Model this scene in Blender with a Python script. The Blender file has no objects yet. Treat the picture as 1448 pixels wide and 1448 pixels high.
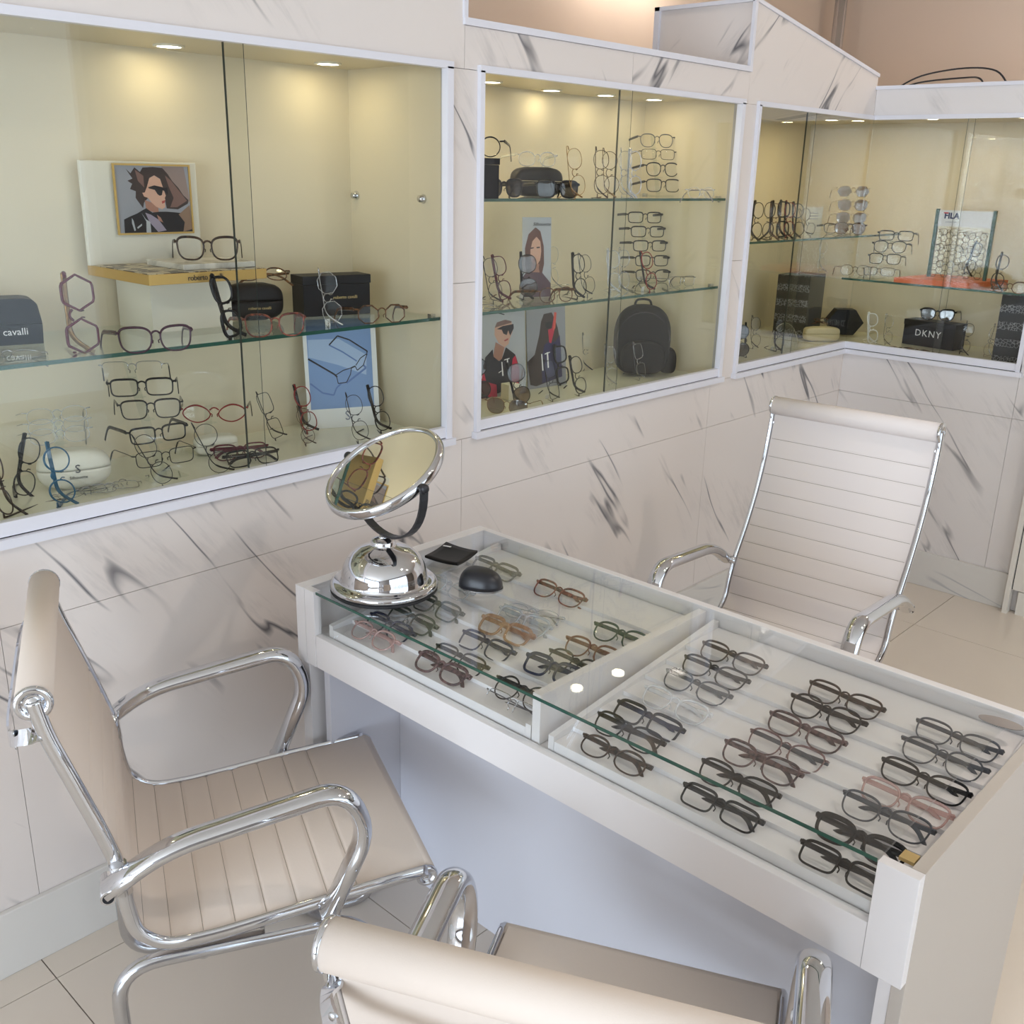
import bpy, bmesh, math, random
from math import sin, cos, pi, radians as R
from mathutils import Vector, Matrix
random.seed(7)
sc = bpy.context.scene
COL = sc.collection
# ------------------------------------------------------------------ camera
CAM_H = 1.6
def look_rotation(yaw, pitch, roll):
    fw = Vector((sin(yaw)*cos(pitch), cos(yaw)*cos(pitch), -sin(pitch)))
    r = Vector((cos(yaw), -sin(yaw), 0)); d = fw.cross(r)
    c, s = cos(roll), sin(roll)
    r2 = c*r + s*d; d2 = -s*r + c*d
    return Matrix((r2, -d2, -fw)).transposed()
cd = bpy.data.cameras.new('camera'); cam = bpy.data.objects.new('camera', cd); COL.objects.link(cam)
cd.sensor_width = 36; cd.lens = 1431.5/1448*36; cd.clip_start = .02; cd.clip_end = 60
m = look_rotation(0.82209545, 0.32301667, -0.02448837).to_4x4(); m.translation = (0, 0, CAM_H)
cam.matrix_world = m; sc.camera = cam
# ------------------------------------------------------------------ world, light, exposure
vs = sc.view_settings; vs.view_transform = 'Standard'; vs.look = 'None'; vs.gamma = 1; vs.use_curve_mapping = False
vs.exposure = 0.04
sc.cycles.transparent_max_bounces = 32
sc.cycles.max_bounces = 10
w = bpy.data.worlds.new('daylight'); sc.world = w; w.use_nodes = True
bg = w.node_tree.nodes['Background']; bg.inputs[0].default_value = (.74, .86, 1.0, 1); bg.inputs[1].default_value = 2.4
def srgb(r, g, b):
    f = lambda c: (c/255/12.92 if c/255 <= .04045 else ((c/255+.055)/1.055)**2.4)
    return (f(r), f(g), f(b), 1)
def bulb(name, loc, power, color, radius=.05):
    l = bpy.data.lights.new(name, 'POINT'); l.energy = power; l.color = color; l.shadow_soft_size = radius
    o = bpy.data.objects.new(name, l); o.location = loc; COL.objects.link(o); return o
def area_lamp(name, loc, size, power, color, rot=(0,0,0), shape='DISK', sy=None):
    l = bpy.data.lights.new(name, 'AREA'); l.shape = shape; l.size = size; l.energy = power; l.color = color
    if sy: l.size_y = sy
    o = bpy.data.objects.new(name, l); o.location = loc; o.rotation_euler = rot; COL.objects.link(o); return o
WARM = (1.0, .885, .77); SPOT = (1.0, .82, .42)
DAY = (.76, .87, 1.0)
# daylight that comes in through the shop window on the street side (x = -2.6) and the glazed entrance behind the camera
area_lamp('window_light', (-5.1, -1.0, 1.3), 1.9, 225, DAY, (0, R(-90), 0), 'RECTANGLE', 4.4)
area_lamp('entrance_light', (1.2, -3.3, 1.6), 4.5, 6, (.86,.92,1.0), (R(90), 0, 0), 'RECTANGLE', 2.2)
DISPLAY_POWER = [.14,.18,.18,1.4,.10,.10,.14,.16,2.1,1.4,.9,.40,.30]
ROOM_POWER = [4.5,4.5,15,8,9,3.5,13]
ROOM_LAMPS = [(4.31,3.12),(3.95,3.14),(2.2,-.7),(3.3,-1.2),(4.9,.7),(2.6,2.7),(5.75,.85)]  # last two lamps are added, unseen, to brighten the beige walls
DISPLAY_LAMPS = [(.35,2.19),(1.23,2.19),(1.65,2.185),(2.02,2.16),(2.216,2.18),(2.52,2.22),(2.75,2.19),(2.967,2.156),(3.45,2.14),(3.75,2.11),(4.243,2.16),(4.28,1.75),(4.28,1.4)]
# ------------------------------------------------------------------ materials
MATS = {}
def mat(name, color=(.8,.8,.8,1), rough=.5, metal=0, spec=.5, coat=0, emis=None, es=0, trans=0, ior=1.45, alpha=1):
    if name in MATS: return MATS[name]
    m = bpy.data.materials.new(name); m.use_nodes = True; b = m.node_tree.nodes['Principled BSDF']
    b.inputs['Base Color'].default_value = color; b.inputs['Roughness'].default_value = rough; b.inputs['Metallic'].default_value = metal
    b.inputs['Specular IOR Level'].default_value = spec; b.inputs['Coat Weight'].default_value = coat
    b.inputs['Transmission Weight'].default_value = trans; b.inputs['IOR'].default_value = ior; b.inputs['Alpha'].default_value = alpha
    if emis: b.inputs['Emission Color'].default_value = emis; b.inputs['Emission Strength'].default_value = es
    MATS[name] = m; return m
def N(m, t, **k):
    n = m.node_tree.nodes.new(t)
    for a, v in k.items(): setattr(n, a, v)
    return n
def L(m, a, b): m.node_tree.links.new(a, b)
def mth(m, op, a, b=None, c=None):
    n = N(m, 'ShaderNodeMath', operation=op)
    for i, v in enumerate((a, b, c)):
        if v is None: continue
        if isinstance(v, (int, float)): n.inputs[i].default_value = v
        else: L(m, v, n.inputs[i])
    return n.outputs[0]
def thin_glass(name, tint=(1,1,1,1), f0=.05, rough=0.0, mixin=0.0, col=(1,1,1,1)):
    """thin pane: Schlick reflection over tinted see-through; 'mixin' adds a coloured plastic body"""
    m = bpy.data.materials.new(name); m.use_nodes = True; nt = m.node_tree; nt.nodes.clear()
    out = N(m, 'ShaderNodeOutputMaterial'); tr = N(m, 'ShaderNodeBsdfTransparent'); gl = N(m, 'ShaderNodeBsdfGlossy'); mx = N(m, 'ShaderNodeMixShader')
    tr.inputs[0].default_value = tint; gl.inputs[0].default_value = (1,1,1,1); gl.inputs['Roughness'].default_value = rough
    lw = N(m, 'ShaderNodeLayerWeight'); lw.inputs[0].default_value = .5
    p = mth(m, 'POWER', lw.outputs['Facing'], 5.0); f = mth(m, 'MULTIPLY_ADD', p, 1-f0, f0)
    L(m, f, mx.inputs[0])
    src = tr.outputs[0]
    if mixin:
        di = N(m, 'ShaderNodeBsdfPrincipled'); di.inputs['Base Color'].default_value = col; di.inputs['Roughness'].default_value = .2
        m2 = N(m, 'ShaderNodeMixShader'); m2.inputs[0].default_value = mixin; L(m, tr.outputs[0], m2.inputs[1]); L(m, di.outputs[0], m2.inputs[2]); src = m2.outputs[0]
    L(m, src, mx.inputs[1]); L(m, gl.outputs[0], mx.inputs[2]); L(m, mx.outputs[0], out.inputs[0])
    MATS[name] = m; return m
def noise(m, vec, scale, detail=3, rough=.5, dist=0):
    n = N(m, 'ShaderNodeTexNoise'); n.inputs['Scale'].default_value = scale; n.inputs['Detail'].default_value = detail
    n.inputs['Roughness'].default_value = rough; n.inputs['Distortion'].default_value = dist
    if vec is not None: L(m, vec, n.inputs['Vector'])
    return n
def ramp(m, fac, stops):
    n = N(m, 'ShaderNodeValToRGB'); e = n.color_ramp.elements
    while len(e) < len(stops): e.new(.5)
    for i, (p, c) in enumerate(stops): e[i].position = p; e[i].color = c
    L(m, fac, n.inputs[0]); return n.outputs[0]
def marble(name, base, vein, ang, seed, rough=.46, amount=1.0):
    """white stone with short dark diagonal veins; the veins run at angle 'ang' below the horizontal of the wall"""
    m = bpy.data.materials.new(name); m.use_nodes = True; b = m.node_tree.nodes['Principled BSDF']
    g = N(m, 'ShaderNodeNewGeometry'); s = N(m, 'ShaderNodeSeparateXYZ'); L(m, g.outputs['Position'], s.inputs[0])
    h = mth(m, 'SUBTRACT', s.outputs[0], s.outputs[1]); z = s.outputs[2]
    ca, sa = cos(ang), sin(ang)
    al = mth(m, 'SUBTRACT', mth(m, 'MULTIPLY', h, ca), mth(m, 'MULTIPLY', z, sa))
    ac = mth(m, 'ADD', mth(m, 'MULTIPLY', h, sa), mth(m, 'MULTIPLY', z, ca))
    def vec(ka, kb, dz=0):
        c = N(m, 'ShaderNodeCombineXYZ'); L(m, mth(m, 'MULTIPLY', al, ka), c.inputs[0]); L(m, mth(m, 'MULTIPLY', ac, kb), c.inputs[1]); c.inputs[2].default_value = seed+dz; return c.outputs[0]
    n1 = noise(m, vec(1.0, 7.5), 1.0, 2.5, .55, .12)
    r1 = mth(m, 'ABSOLUTE', mth(m, 'SUBTRACT', n1.outputs[0], .5))
    line = ramp(m, r1, [(0, (1,1,1,1)), (.005, (.8,.8,.8,1)), (.019, (0,0,0,1))])
    n2 = noise(m, vec(3.4, 6.0, 5), 1.0, 1.5, .5)
    msk = ramp(m, n2.outputs[0], [(.52, (0,0,0,1)), (.64, (1,1,1,1))])
    n3 = noise(m, vec(5, 34, 9), 1.0, 4, .7)
    wisp = ramp(m, n3.outputs[0], [(.48, (0,0,0,1)), (.72, (1,1,1,1))])
    a = mth(m, 'MULTIPLY', line, msk)
    bcl = mth(m, 'MULTIPLY', mth(m, 'MULTIPLY', wisp, msk), .22)
    f = mth(m, 'MULTIPLY', mth(m, 'MAXIMUM', mth(m, 'MULTIPLY', a, .95), bcl), amount)
    mx = N(m, 'ShaderNodeMix', data_type='RGBA'); L(m, f, mx.inputs[0]); mx.inputs[6].default_value = base; mx.inputs[7].default_value = vein
    n4 = noise(m, vec(1, 1.6, 3), 1.3, 3, .5); tone = ramp(m, n4.outputs[0], [(.3, (.95,.95,.955,1)), (.7, (1,1,1,1))])
    mm = N(m, 'ShaderNodeMix', data_type='RGBA', blend_type='MULTIPLY'); mm.inputs[0].default_value = 1; L(m, mx.outputs[2], mm.inputs[6]); L(m, tone, mm.inputs[7])
    L(m, mm.outputs[2], b.inputs['Base Color']); b.inputs['Roughness'].default_value = rough
    MATS[name] = m; return m
def mottled(name, c1, c2, scale, rough=.3, metal=0, lo=.42, hi=.58, trans=0):
    m = mat(name, c1, rough, metal); b = m.node_tree.nodes['Principled BSDF']
    tc = N(m, 'ShaderNodeTexCoord'); n = noise(m, tc.outputs['Object'], scale, 3, .6, .6)
    L(m, ramp(m, n.outputs[0], [(lo, c1), (hi, c2)]), b.inputs['Base Color']); b.inputs['Transmission Weight'].default_value = trans
    return m
VEIN = srgb(92, 92, 98)
marble('marble_panel', srgb(228,219,213), VEIN, R(52), 1.3)
marble('marble_panel_rising', srgb(228,219,213), VEIN, R(-48), 4.1)
marble('marble_side', srgb(228,222,219), VEIN, R(50), 7.7)
marble('floor_marble', srgb(220,208,194), srgb(176,166,156), R(20), 2.2, .16, .35)
marble('skirting_marble', srgb(220,216,210), srgb(165,165,168), R(10), 9.2, .5, .8)
mat('grout', srgb(120,112,102), .8)
mat('joint', srgb(186,180,175), .7)
mat('shaded_laminate', srgb(190,181,172), .4)  # white laminate darkened, the end panel's shade is in the colour
mat('white_aluminium', srgb(226,225,232), .35, 0, .5)
mat('white_laminate', srgb(230,226,226), .32)
mat('panel_laminate', srgb(212,212,220), .38)
mat('laminate_edge', srgb(226,214,208), .4)
mat('cabinet_white', srgb(222,216,206), .35)
mat('cream_interior', srgb(220,208,180), .35)
mat('cream_floor', srgb(226,224,204), .10, 0, .6)
mat('plaster_beige', srgb(226,208,192), .8)
mat('wall_taupe', srgb(120,112,106), .8)
mat('pane_edge_dark', srgb(34,46,44), .3)
mat('ceiling_white', srgb(222,218,212), .8)
mat('shelf_glass_edge', srgb(38,82,70), .12, 0, .8)
thin_glass('pane', (.975,.982,.975,1), .022)
thin_glass('desk_glass', (.975,.985,.983,1), .032)
thin_glass('shelf_glass', (.92,.96,.94,1), .06)
thin_glass('lens_clear', (.965,.965,.96,1), .018)
thin_glass('lens_grey', (.12,.12,.13,1), .08)
thin_glass('lens_smoke', (.30,.27,.30,1), .10)
thin_glass('lens_brown', (.30,.22,.16,1), .08)
thin_glass('acrylic', (.95,.965,.955,1), .04)
mat('chrome', (.66,.67,.70,1), .05, 1)
mat('chrome_satin', (.80,.81,.84,1), .16, 1)
mat('chrome_worn', (.56,.57,.60,1), .13, 1)
mat('mirror_silver', (.90,.90,.88,1), .01, 1)
mat('black_plastic', srgb(40,40,44), .35)
mat('black_rubber', srgb(30,30,32), .6)
mat('hole_dark', srgb(32,32,36), .9)
def leather(name, col):
    m = mat(name, col, .58, 0, .3); b = m.node_tree.nodes['Principled BSDF']
    tc = N(m, 'ShaderNodeTexCoord'); n = noise(m, tc.outputs['Object'], 260, 3, .6); bp = N(m, 'ShaderNodeBump'); bp.inputs['Strength'].default_value = .08; bp.inputs['Distance'].default_value = .002
    L(m, n.outputs[0], bp.inputs['Height']); L(m, bp.outputs[0], b.inputs['Normal']); return m
leather('leather_cream', srgb(226,212,200)); leather('leather_white', srgb(226,217,213))
mat('stitch', srgb(150,138,124), .8)
mat('steel_screw', (.55,.56,.58,1), .3, 1)
mat('lamp_on', (1,1,1,1), .5, emis=(1,.93,.78,1), es=14)
mat('room_lamp_on', (1,1,1,1), .5, emis=(1,.95,.86,1), es=16)
mat('lamp_ring', srgb(232,226,206), .3)
# eyewear finishes
for k, c, r_, mt in (('black',(22,22,24),.22,0),('matt_black',(34,34,37),.5,0),('dark_brown',(58,40,34),.25,0),('dark_purple',(62,40,50),.25,0),('navy',(34,40,66),.25,0),
        ('grey',(84,86,92),.3,0),('dark_green',(24,62,54),.25,0),('red',(130,26,24),.25,0),('burgundy',(86,20,38),.25,0),('blue',(24,82,112),.3,0),('orange_brown',(116,70,48),.3,0),
        ('steel_grey',(96,98,106),.28,.9),('gunmetal',(52,53,58),.3,.9),('gold',(150,120,80),.25,1),('silver',(176,176,178),.2,1),('bronze',(84,64,46),.25,.9),('white_frame',(232,232,226),.3,0),('olive',(66,72,62),.3,0)):
    mat('eyewear_'+k, srgb(*c), r_, mt, .35)
for k, t, c in (('crystal',(.86,.88,.90,1),(205,208,212)),('crystal_pink',(.88,.74,.72,1),(208,170,164)),('crystal_amber',(.86,.68,.50,1),(188,142,102)),('crystal_smoke',(.60,.58,.56,1),(140,134,126)),
                ('crystal_white',(.95,.95,.96,1),(238,238,240)),('crystal_rose',(.60,.40,.40,1),(128,84,84))):
    thin_glass('eyewear_'+k, t, .07, .03, .50, srgb(*c))
mottled('eyewear_tortoise', srgb(30,20,16), srgb(112,72,40), 90); mottled('eyewear_red_tortoise', srgb(62,26,22), srgb(140,72,54), 90); mottled('eyewear_havana', srgb(26,20,18), srgb(66,46,34), 80)
mottled('eyewear_mauve', srgb(56,42,44), srgb(112,86,86), 100)
mat('gold_plate', srgb(206,172,104), .38, .55); mat('leather_black', srgb(22,21,23), .45, 0, .3); mat('box_black', srgb(26,26,29), .5, 0, .3); mat('box_grey', srgb(70,70,70), .5)
mat('print_gold', srgb(196,170,116), .4, .6); mat('print_white', srgb(236,236,236), .5); mat('print_navy', srgb(34,44,86), .5); mat('print_red', srgb(196,40,44), .5); mat('print_dark', srgb(46,44,48), .5); mat('print_grey', srgb(128,132,146), .5)
mat('case_cream', srgb(226,212,170), .35); mat('case_white', srgb(226,222,206), .4); mat('orange_plinth', srgb(206,104,58), .4); mat('orange_groove', srgb(234,150,110), .4); mat('post_green', srgb(44,78,64), .4)
mat('card', srgb(226,222,204), .6); mat('tag_white', srgb(232,232,228), .6); mat('fabric_black', srgb(27,26,28), .85); mat('fabric_grey', srgb(74,72,72), .8)
mat('blue_sheet', srgb(120,148,190), .4); mat('blue_deep', srgb(92,118,168), .4); mat('blue_light', srgb(160,180,208), .4); mat('poster_white', srgb(226,226,222), .4)
for k, c in (('sky',(150,152,158)),('taupe',(146,128,122)),('hair',(62,50,48)),('hair_light',(122,94,86)),('skin',(206,164,142)),('skin_shadow',(164,120,102)),('black',(30,28,32)),('lilac',(150,140,156)),('fur',(138,112,92)),
        ('red',(196,44,70)),('cloud',(176,180,184)),('navy_coat',(48,44,86)),('coral',(216,92,78)),('auburn',(96,58,46)),('lips',(168,72,68)),('plum',(84,60,70))):
    mat('ink_'+k, srgb(*c), .45)
mottled('slab_marble', srgb(214,210,198), srgb(176,172,162), 14, .25); mottled('zebra_print', srgb(196,184,154), srgb(74,62,46), 34, .3, 0, .49, .51)
def crackle(name):
    m = mat(name, srgb(38,38,40), .5); b = m.node_tree.nodes['Principled BSDF']; tc = N(m, 'ShaderNodeTexCoord')
    v = N(m, 'ShaderNodeTexVoronoi', feature='DISTANCE_TO_EDGE'); v.inputs['Scale'].default_value = 85; L(m, tc.outputs['Object'], v.inputs['Vector'])
    e = ramp(m, v.outputs['Distance'], [(.03, (1,1,1,1)), (.09, (0,0,0,1))])
    s = N(m, 'ShaderNodeSeparateXYZ'); L(m, tc.outputs['Object'], s.inputs[0]); wv = mth(m, 'SINE', mth(m, 'MULTIPLY', s.outputs[2], 95)); band = ramp(m, wv, [(.0, (0,0,0,1)), (.2, (1,1,1,1))])
    f = mth(m, 'MULTIPLY', e, band); mx = N(m, 'ShaderNodeMix', data_type='RGBA'); L(m, f, mx.inputs[0]); mx.inputs[6].default_value = srgb(38,38,40); mx.inputs[7].default_value = srgb(150,150,150); L(m, mx.outputs[2], b.inputs['Base Color'])
crackle('crackle_print')
# ------------------------------------------------------------------ mesh helpers
class MB:
    def __init__(s): s.v = []; s.f = []; s.mi = []; s.sm = []
    def add(s, vs, fs, mi=0, smooth=False, M=None):
        o = len(s.v); s.v += [tuple(M @ Vector(p)) if M is not None else tuple(p) for p in vs]
        for f in fs: s.f.append(tuple(i+o for i in f)); s.mi.append(mi); s.sm.append(smooth)
        return s
    def box(s, a, b, mi=0, M=None, bev=0):
        x0,y0,z0 = a; x1,y1,z1 = b
        if bev:
            bm = bmesh.new(); bmesh.ops.create_cube(bm, size=1)
            for v in bm.verts: v.co = ((x0+x1)/2+v.co.x*(x1-x0), (y0+y1)/2+v.co.y*(y1-y0), (z0+z1)/2+v.co.z*(z1-z0))
            bmesh.ops.bevel(bm, geom=bm.edges[:], offset=bev, segments=2, affect='EDGES', profile=.5)
            bm.verts.index_update(); s.add([v.co[:] for v in bm.verts], [[v.index for v in f.verts] for f in bm.faces], mi, bev > .004, M); bm.free(); return s
        return s.add([(x0,y0,z0),(x1,y0,z0),(x1,y1,z0),(x0,y1,z0),(x0,y0,z1),(x1,y0,z1),(x1,y1,z1),(x0,y1,z1)],
                     [(0,3,2,1),(4,5,6,7),(0,1,5,4),(1,2,6,5),(2,3,7,6),(3,0,4,7)], mi, False, M)
    def prism(s, pts, z0, z1, mi=0, M=None, smooth=False):
        n = len(pts); s.add([(x,y,z0) for x,y in pts]+[(x,y,z1) for x,y in pts], [tuple(range(n))[::-1], tuple(range(n,2*n))], mi, False, M)
        return s.add([(x,y,z0) for x,y in pts]+[(x,y,z1) for x,y in pts], [(i,(i+1)%n,(i+1)%n+n,i+n) for i in range(n)], mi, smooth, M)
    def sweep(s, pts, sec, up=None, closed=False, mi=0, M=None, smooth=True, scale=None, cap=True):
        """sec: list of (a, b) offsets, a along side (tangent x up), b along up"""
        P = [Vector(p) for p in pts]; n = len(P); k = len(sec); vs_ = []; prev = None
        for i in range(n):
            t = (P[(i+1)%n]-P[i-1]) if closed else (P[min(i+1,n-1)]-P[max(i-1,0)])
            t.normalize()
            if up is not None:
                u = Vector(up); sd = t.cross(u); sd = sd.normalized() if sd.length > 1e-5 else (prev or Vector((1,0,0))); u = sd.cross(t).normalized()
            else:
                ref = prev if prev is not None else (Vector((0,0,1)) if abs(t.z) < .9 else Vector((1,0,0)))
                sd = t.cross(ref) if prev is None else None
                if prev is None: sd.normalize(); u = sd.cross(t).normalized()
                else:
                    u = (ref - t*ref.dot(t)).normalized(); sd = t.cross(u).normalized()
            prev = u if up is None else sd
            q = scale[i] if scale else 1
            for a, b in sec: vs_.append(P[i]+sd*a*q+u*b*q)
        fs = []
        for i in range(n if closed else n-1):
            j = (i+1)%n
            for c in range(k): fs.append((i*k+c, j*k+c, j*k+(c+1)%k, i*k+(c+1)%k))
        s.add(vs_, fs, mi, smooth, M)
        if cap and not closed:
            s.add(vs_[:k], [tuple(range(k))], mi, False, M); s.add(vs_[-k:], [tuple(range(k))[::-1]], mi, False, M)
        return s
    def tube(s, pts, r, seg=10, **k): return s.sweep(pts, [(r*cos(2*pi*i/seg), r*sin(2*pi*i/seg)) for i in range(seg)], **k)
    def lathe(s, prof, seg=48, mi=0, M=None, smooth=True):
        n = len(prof); vs_ = []
        for i in range(seg):
            a = 2*pi*i/seg
            for r, z in prof: vs_.append((r*cos(a), r*sin(a), z))
        return s.add(vs_, [(i*n+j, ((i+1)%seg)*n+j, ((i+1)%seg)*n+j+1, i*n+j+1) for i in range(seg) for j in range(n-1)], mi, smooth, M)
    def mesh(s, name, mats):
        me = bpy.data.meshes.new(name); me.from_pydata(s.v, [], s.f)
        for x in mats: me.materials.append(MATS[x])
        me.polygons.foreach_set('material_index', s.mi); me.polygons.foreach_set('use_smooth', s.sm); me.update()
        bm = bmesh.new(); bm.from_mesh(me); bmesh.ops.remove_doubles(bm, verts=bm.verts, dist=1e-6); bmesh.ops.recalc_face_normals(bm, faces=bm.faces); bm.to_mesh(me); bm.free()
        return me
def link(name, me, parent=None, M=None, label=None):
    o = bpy.data.objects.new(name, me); COL.objects.link(o)
    if parent is not None: o.parent = parent
    if M is not None: o.matrix_local = M
    if label: o['label'] = label
    return o
def part(name, mb, mats, parent=None, M=None, label=None):
    if isinstance(mats, str): mats = [mats]
    return link(name, mb.mesh(name, mats), parent, M, label)
def tag(o, label, cat, group=None, kind=None):
    if label: o['label'] = label
    if cat: o['category'] = cat
    if group: o['group'] = group
    if kind: o['kind'] = kind
    return o
def thing(name, label, cat, loc=(0,0,0), rotz=0, group=None, M=None):
    o = bpy.data.objects.new(name, None); COL.objects.link(o); o.empty_display_size = .05
    if M is not None: o.matrix_world = M
    else: o.location = loc; o.rotation_euler = (0,0,rotz)
    return tag(o, label, cat, group)
def struct(name, mb, mats, parent=None):
    o = part(name, mb, mats, parent)
    if parent is None: o['kind'] = 'structure'
    return o
def bezier_round(pts, rad, seg=6):
    """polyline with rounded corners"""
    P = [Vector(p) for p in pts]; out = [P[0]]
    for i in range(1, len(P)-1):
        a = (P[i-1]-P[i]); b = (P[i+1]-P[i]); r = min(rad, a.length*.49, b.length*.49)
        A = P[i]+a.normalized()*r; B = P[i]+b.normalized()*r
        for k in range(seg+1):
            t = k/seg; out.append(A*(1-t)**2+P[i]*2*t*(1-t)+B*t*t)
    return out+[P[-1]]
def smooth_curve(pts, seg=6):
    P = [Vector(p) for p in pts]; out = []
    for i in range(len(P)-1):
        p0 = P[max(i-1,0)]; p1 = P[i]; p2 = P[i+1]; p3 = P[min(i+2,len(P)-1)]
        for k in range(seg):
            t = k/seg; out.append(.5*((2*p1)+(-p0+p2)*t+(2*p0-5*p1+4*p2-p3)*t*t+(-p0+3*p1-3*p2+p3)*t**3))
    return out+[P[-1]]
def text_mesh(name, s, size, matn, parent, M, depth=.0003, spacing=1.0, shear=0, bold=0):
    cu = bpy.data.curves.new(name, 'FONT'); cu.body = s; cu.size = size; cu.extrude = depth; cu.align_x = 'CENTER'; cu.align_y = 'CENTER'; cu.space_character = spacing; cu.shear = shear; cu.offset = bold; cu.resolution_u = 2
    t = bpy.data.objects.new(name, cu); COL.objects.link(t); dg = bpy.context.evaluated_depsgraph_get()
    me = bpy.data.meshes.new_from_object(t.evaluated_get(dg)); bpy.data.objects.remove(t); me.materials.clear(); me.materials.append(MATS[matn])
    return link(name, me, parent, M)
def basis(o, x, y, z):
    return Matrix(((x[0],y[0],z[0],o[0]),(x[1],y[1],z[1],o[1]),(x[2],y[2],z[2],o[2]),(0,0,0,1)))

# ------------------------------------------------------------------ the room
D = 1.897          # plane of the long display wall
XR = 4.07          # plane of the short display wall
BACK = 2.287       # back of the display recesses
BKC = 2.45; XC = 4.62   # the corner case is deeper
Z0, Z1 = .92, 1.834
# floor: large tiles with real joints
fl = struct('floor', MB().box((-5.3,-3.5,-.05),(6.4,3.3,-.006)), 'grout')
xs = [-2.7+.0]+[-.62+.61*0 + i*.61 for i in range(-3, 12)]
xs = [.6+.61*i for i in range(-5, 10)]
ys = [1.81-.53*j for j in range(-2, 11)]
tile_cache = {}
k = 0
for i in range(len(xs)-1):
    for j in range(len(ys)-1):
        x0, x1, y1, y0 = xs[i], xs[i+1], ys[j], ys[j+1]
        # only tiles the picture can show or that a side step would show
        if x1 < -.7 or y0 > 1.9 or y1 < -1.2 or x0 > 4.05 or (x0 > 1.4 and False): continue
        x1b = min(x1, XR-.002); y1b = min(y1, D-.002)
        if x1b-x0 < .02 or y1b-y0 < .02: continue
        key = (round(x1b-x0,4), round(y1b-y0,4))
        if key not in tile_cache: tile_cache[key] = MB().box((.0012,.0012,-.02),(key[0]-.0012,key[1]-.0012,0)).mesh('floor_tile', ['floor_marble'])
        link('floor_tile', tile_cache[key], fl, Matrix.Translation((x0,y0,0)))
        k += 1
struct('floor_surround', MB().box((-5.3,-3.5,-.03),(-.75,3.3,-.0005)).box((-.75,-3.5,-.03),(6.4,-1.2,-.0005)).box((4.2,-1.2,-.03),(6.4,3.3,-.0005)), 'floor_marble')
# wall panels around the openings. Each panel is a piece of its wall.
def panel_wall(name, rects, matn, axis, plane, thick=.018):
    w_ = MB()
    for a0, a1, z0, z1, mm in rects:
        if axis == 'x': w_.box((a0,plane+thick-.004,z0),(a1,plane+thick+.012,z1))
        else: w_.box((plane+thick-.004,a0,z0),(plane+thick+.012,a1,z1))
    root = struct(name, w_, 'joint')
    for a0, a1, z0, z1, mm in rects:
        g = .0006
        if axis == 'x': b = MB().box((a0+g,plane,z0+g),(a1-g,plane+thick-.004,z1-g))
        else: b = MB().box((plane,a0+g,z0+g),(plane+thick-.004,a1-g,z1-g))
        part('wall_panel', b, mm or matn, root)
    return root
HJ = [.15,.755,.92]
V = 'marble_panel'; VR = 'marble_panel_rising'
rects = []
for x0, x1 in ((-5.2,-4.2),(-4.2,-3.0),(-3.0,-1.8),(-1.8,-.6),(-.6,.62),(.62,1.836),(1.836,3.05),(3.05,XR)):
    rects += [(x0,x1,.0,.755,V),(x0,x1,.755,Z0,V)]
rects += [(-5.2,-3.1,Z0,1.43,V),(-5.2,-3.1,1.43,Z1,V),(-3.1,-1.0,Z0,1.43,V),(-3.1,-1.0,1.43,Z1,V)]
rects += [(1.787,1.886,Z0,1.331,V),(1.787,1.886,1.331,Z1,V)]
rects += [(3.099,3.193,Z0,1.331,V),(3.099,3.193,1.331,Z1,V)]
rects += [(-5.2,-3.0,Z1,2.9,V),(-3.0,-.6,Z1,2.9,V),(-.6,.62,Z1,2.9,V),(.62,1.836,Z1,2.9,V)]
rects += [(1.836,2.5,Z1,1.93,V),(2.5,3.13,Z1,1.93,VR)]
wm = panel_wall('wall_display', rects, V, 'x', D)
# the raised block over the third window, its top falling towards the corner
b = MB(); pts = [(3.13,Z1),(XR,Z1),(XR,1.985),(3.13,2.137)]
b.add([(x,D,z) for x,z in pts]+[(x,BACK,z) for x,z in pts], [(0,1,2,3),(7,6,5,4),(0,4,5,1),(1,5,6,2),(2,6,7,3),(3,7,4,0)])
blk = part('wall_panel', b, VR, wm)
b = MB(); e = .012
for (xa,za),(xb,zb) in (((3.13,2.137),(XR,1.985)),):
    b.add([(xa,D-.006,za),(xb,D-.006,zb),(xb,D-.006,zb+e),(xa,D-.006,za+e),(xa,BACK,za),(xb,BACK,zb),(xb,BACK,zb+e),(xa,BACK,za+e)], [(0,1,2,3),(7,6,5,4),(0,4,5,1),(1,5,6,2),(2,6,7,3),(3,7,4,0)])
b.box((3.118,D-.006,1.935),(3.132,D+.006,2.149)); b.box((3.118,BACK-.02,1.935),(3.132,BACK,2.149)); b.add([(3.118,D,2.137),(3.132,D,2.137),(3.132,BACK,2.137),(3.118,BACK,2.137),(3.118,D,2.149),(3.132,D,2.149),(3.132,BACK,2.149),(3.118,BACK,2.149)],[(0,3,2,1),(4,5,6,7),(0,1,5,4),(1,2,6,5),(2,3,7,6),(3,0,4,7)])
struct('trim_1', b, 'white_aluminium')
struct('trim_2', MB().box((1.83,D-.008,1.93),(3.13,D+.02,1.946)), 'white_aluminium')
struct('trim_3', MB().box((1.829,D-.006,1.946),(1.842,D+.03,2.9)), 'white_aluminium')
# wall over the first window is a full height box; its side return
part('wall_panel', MB().box((1.815,D+.03,1.93),(1.836,BACK+.05,2.9)), V, wm)
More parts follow.
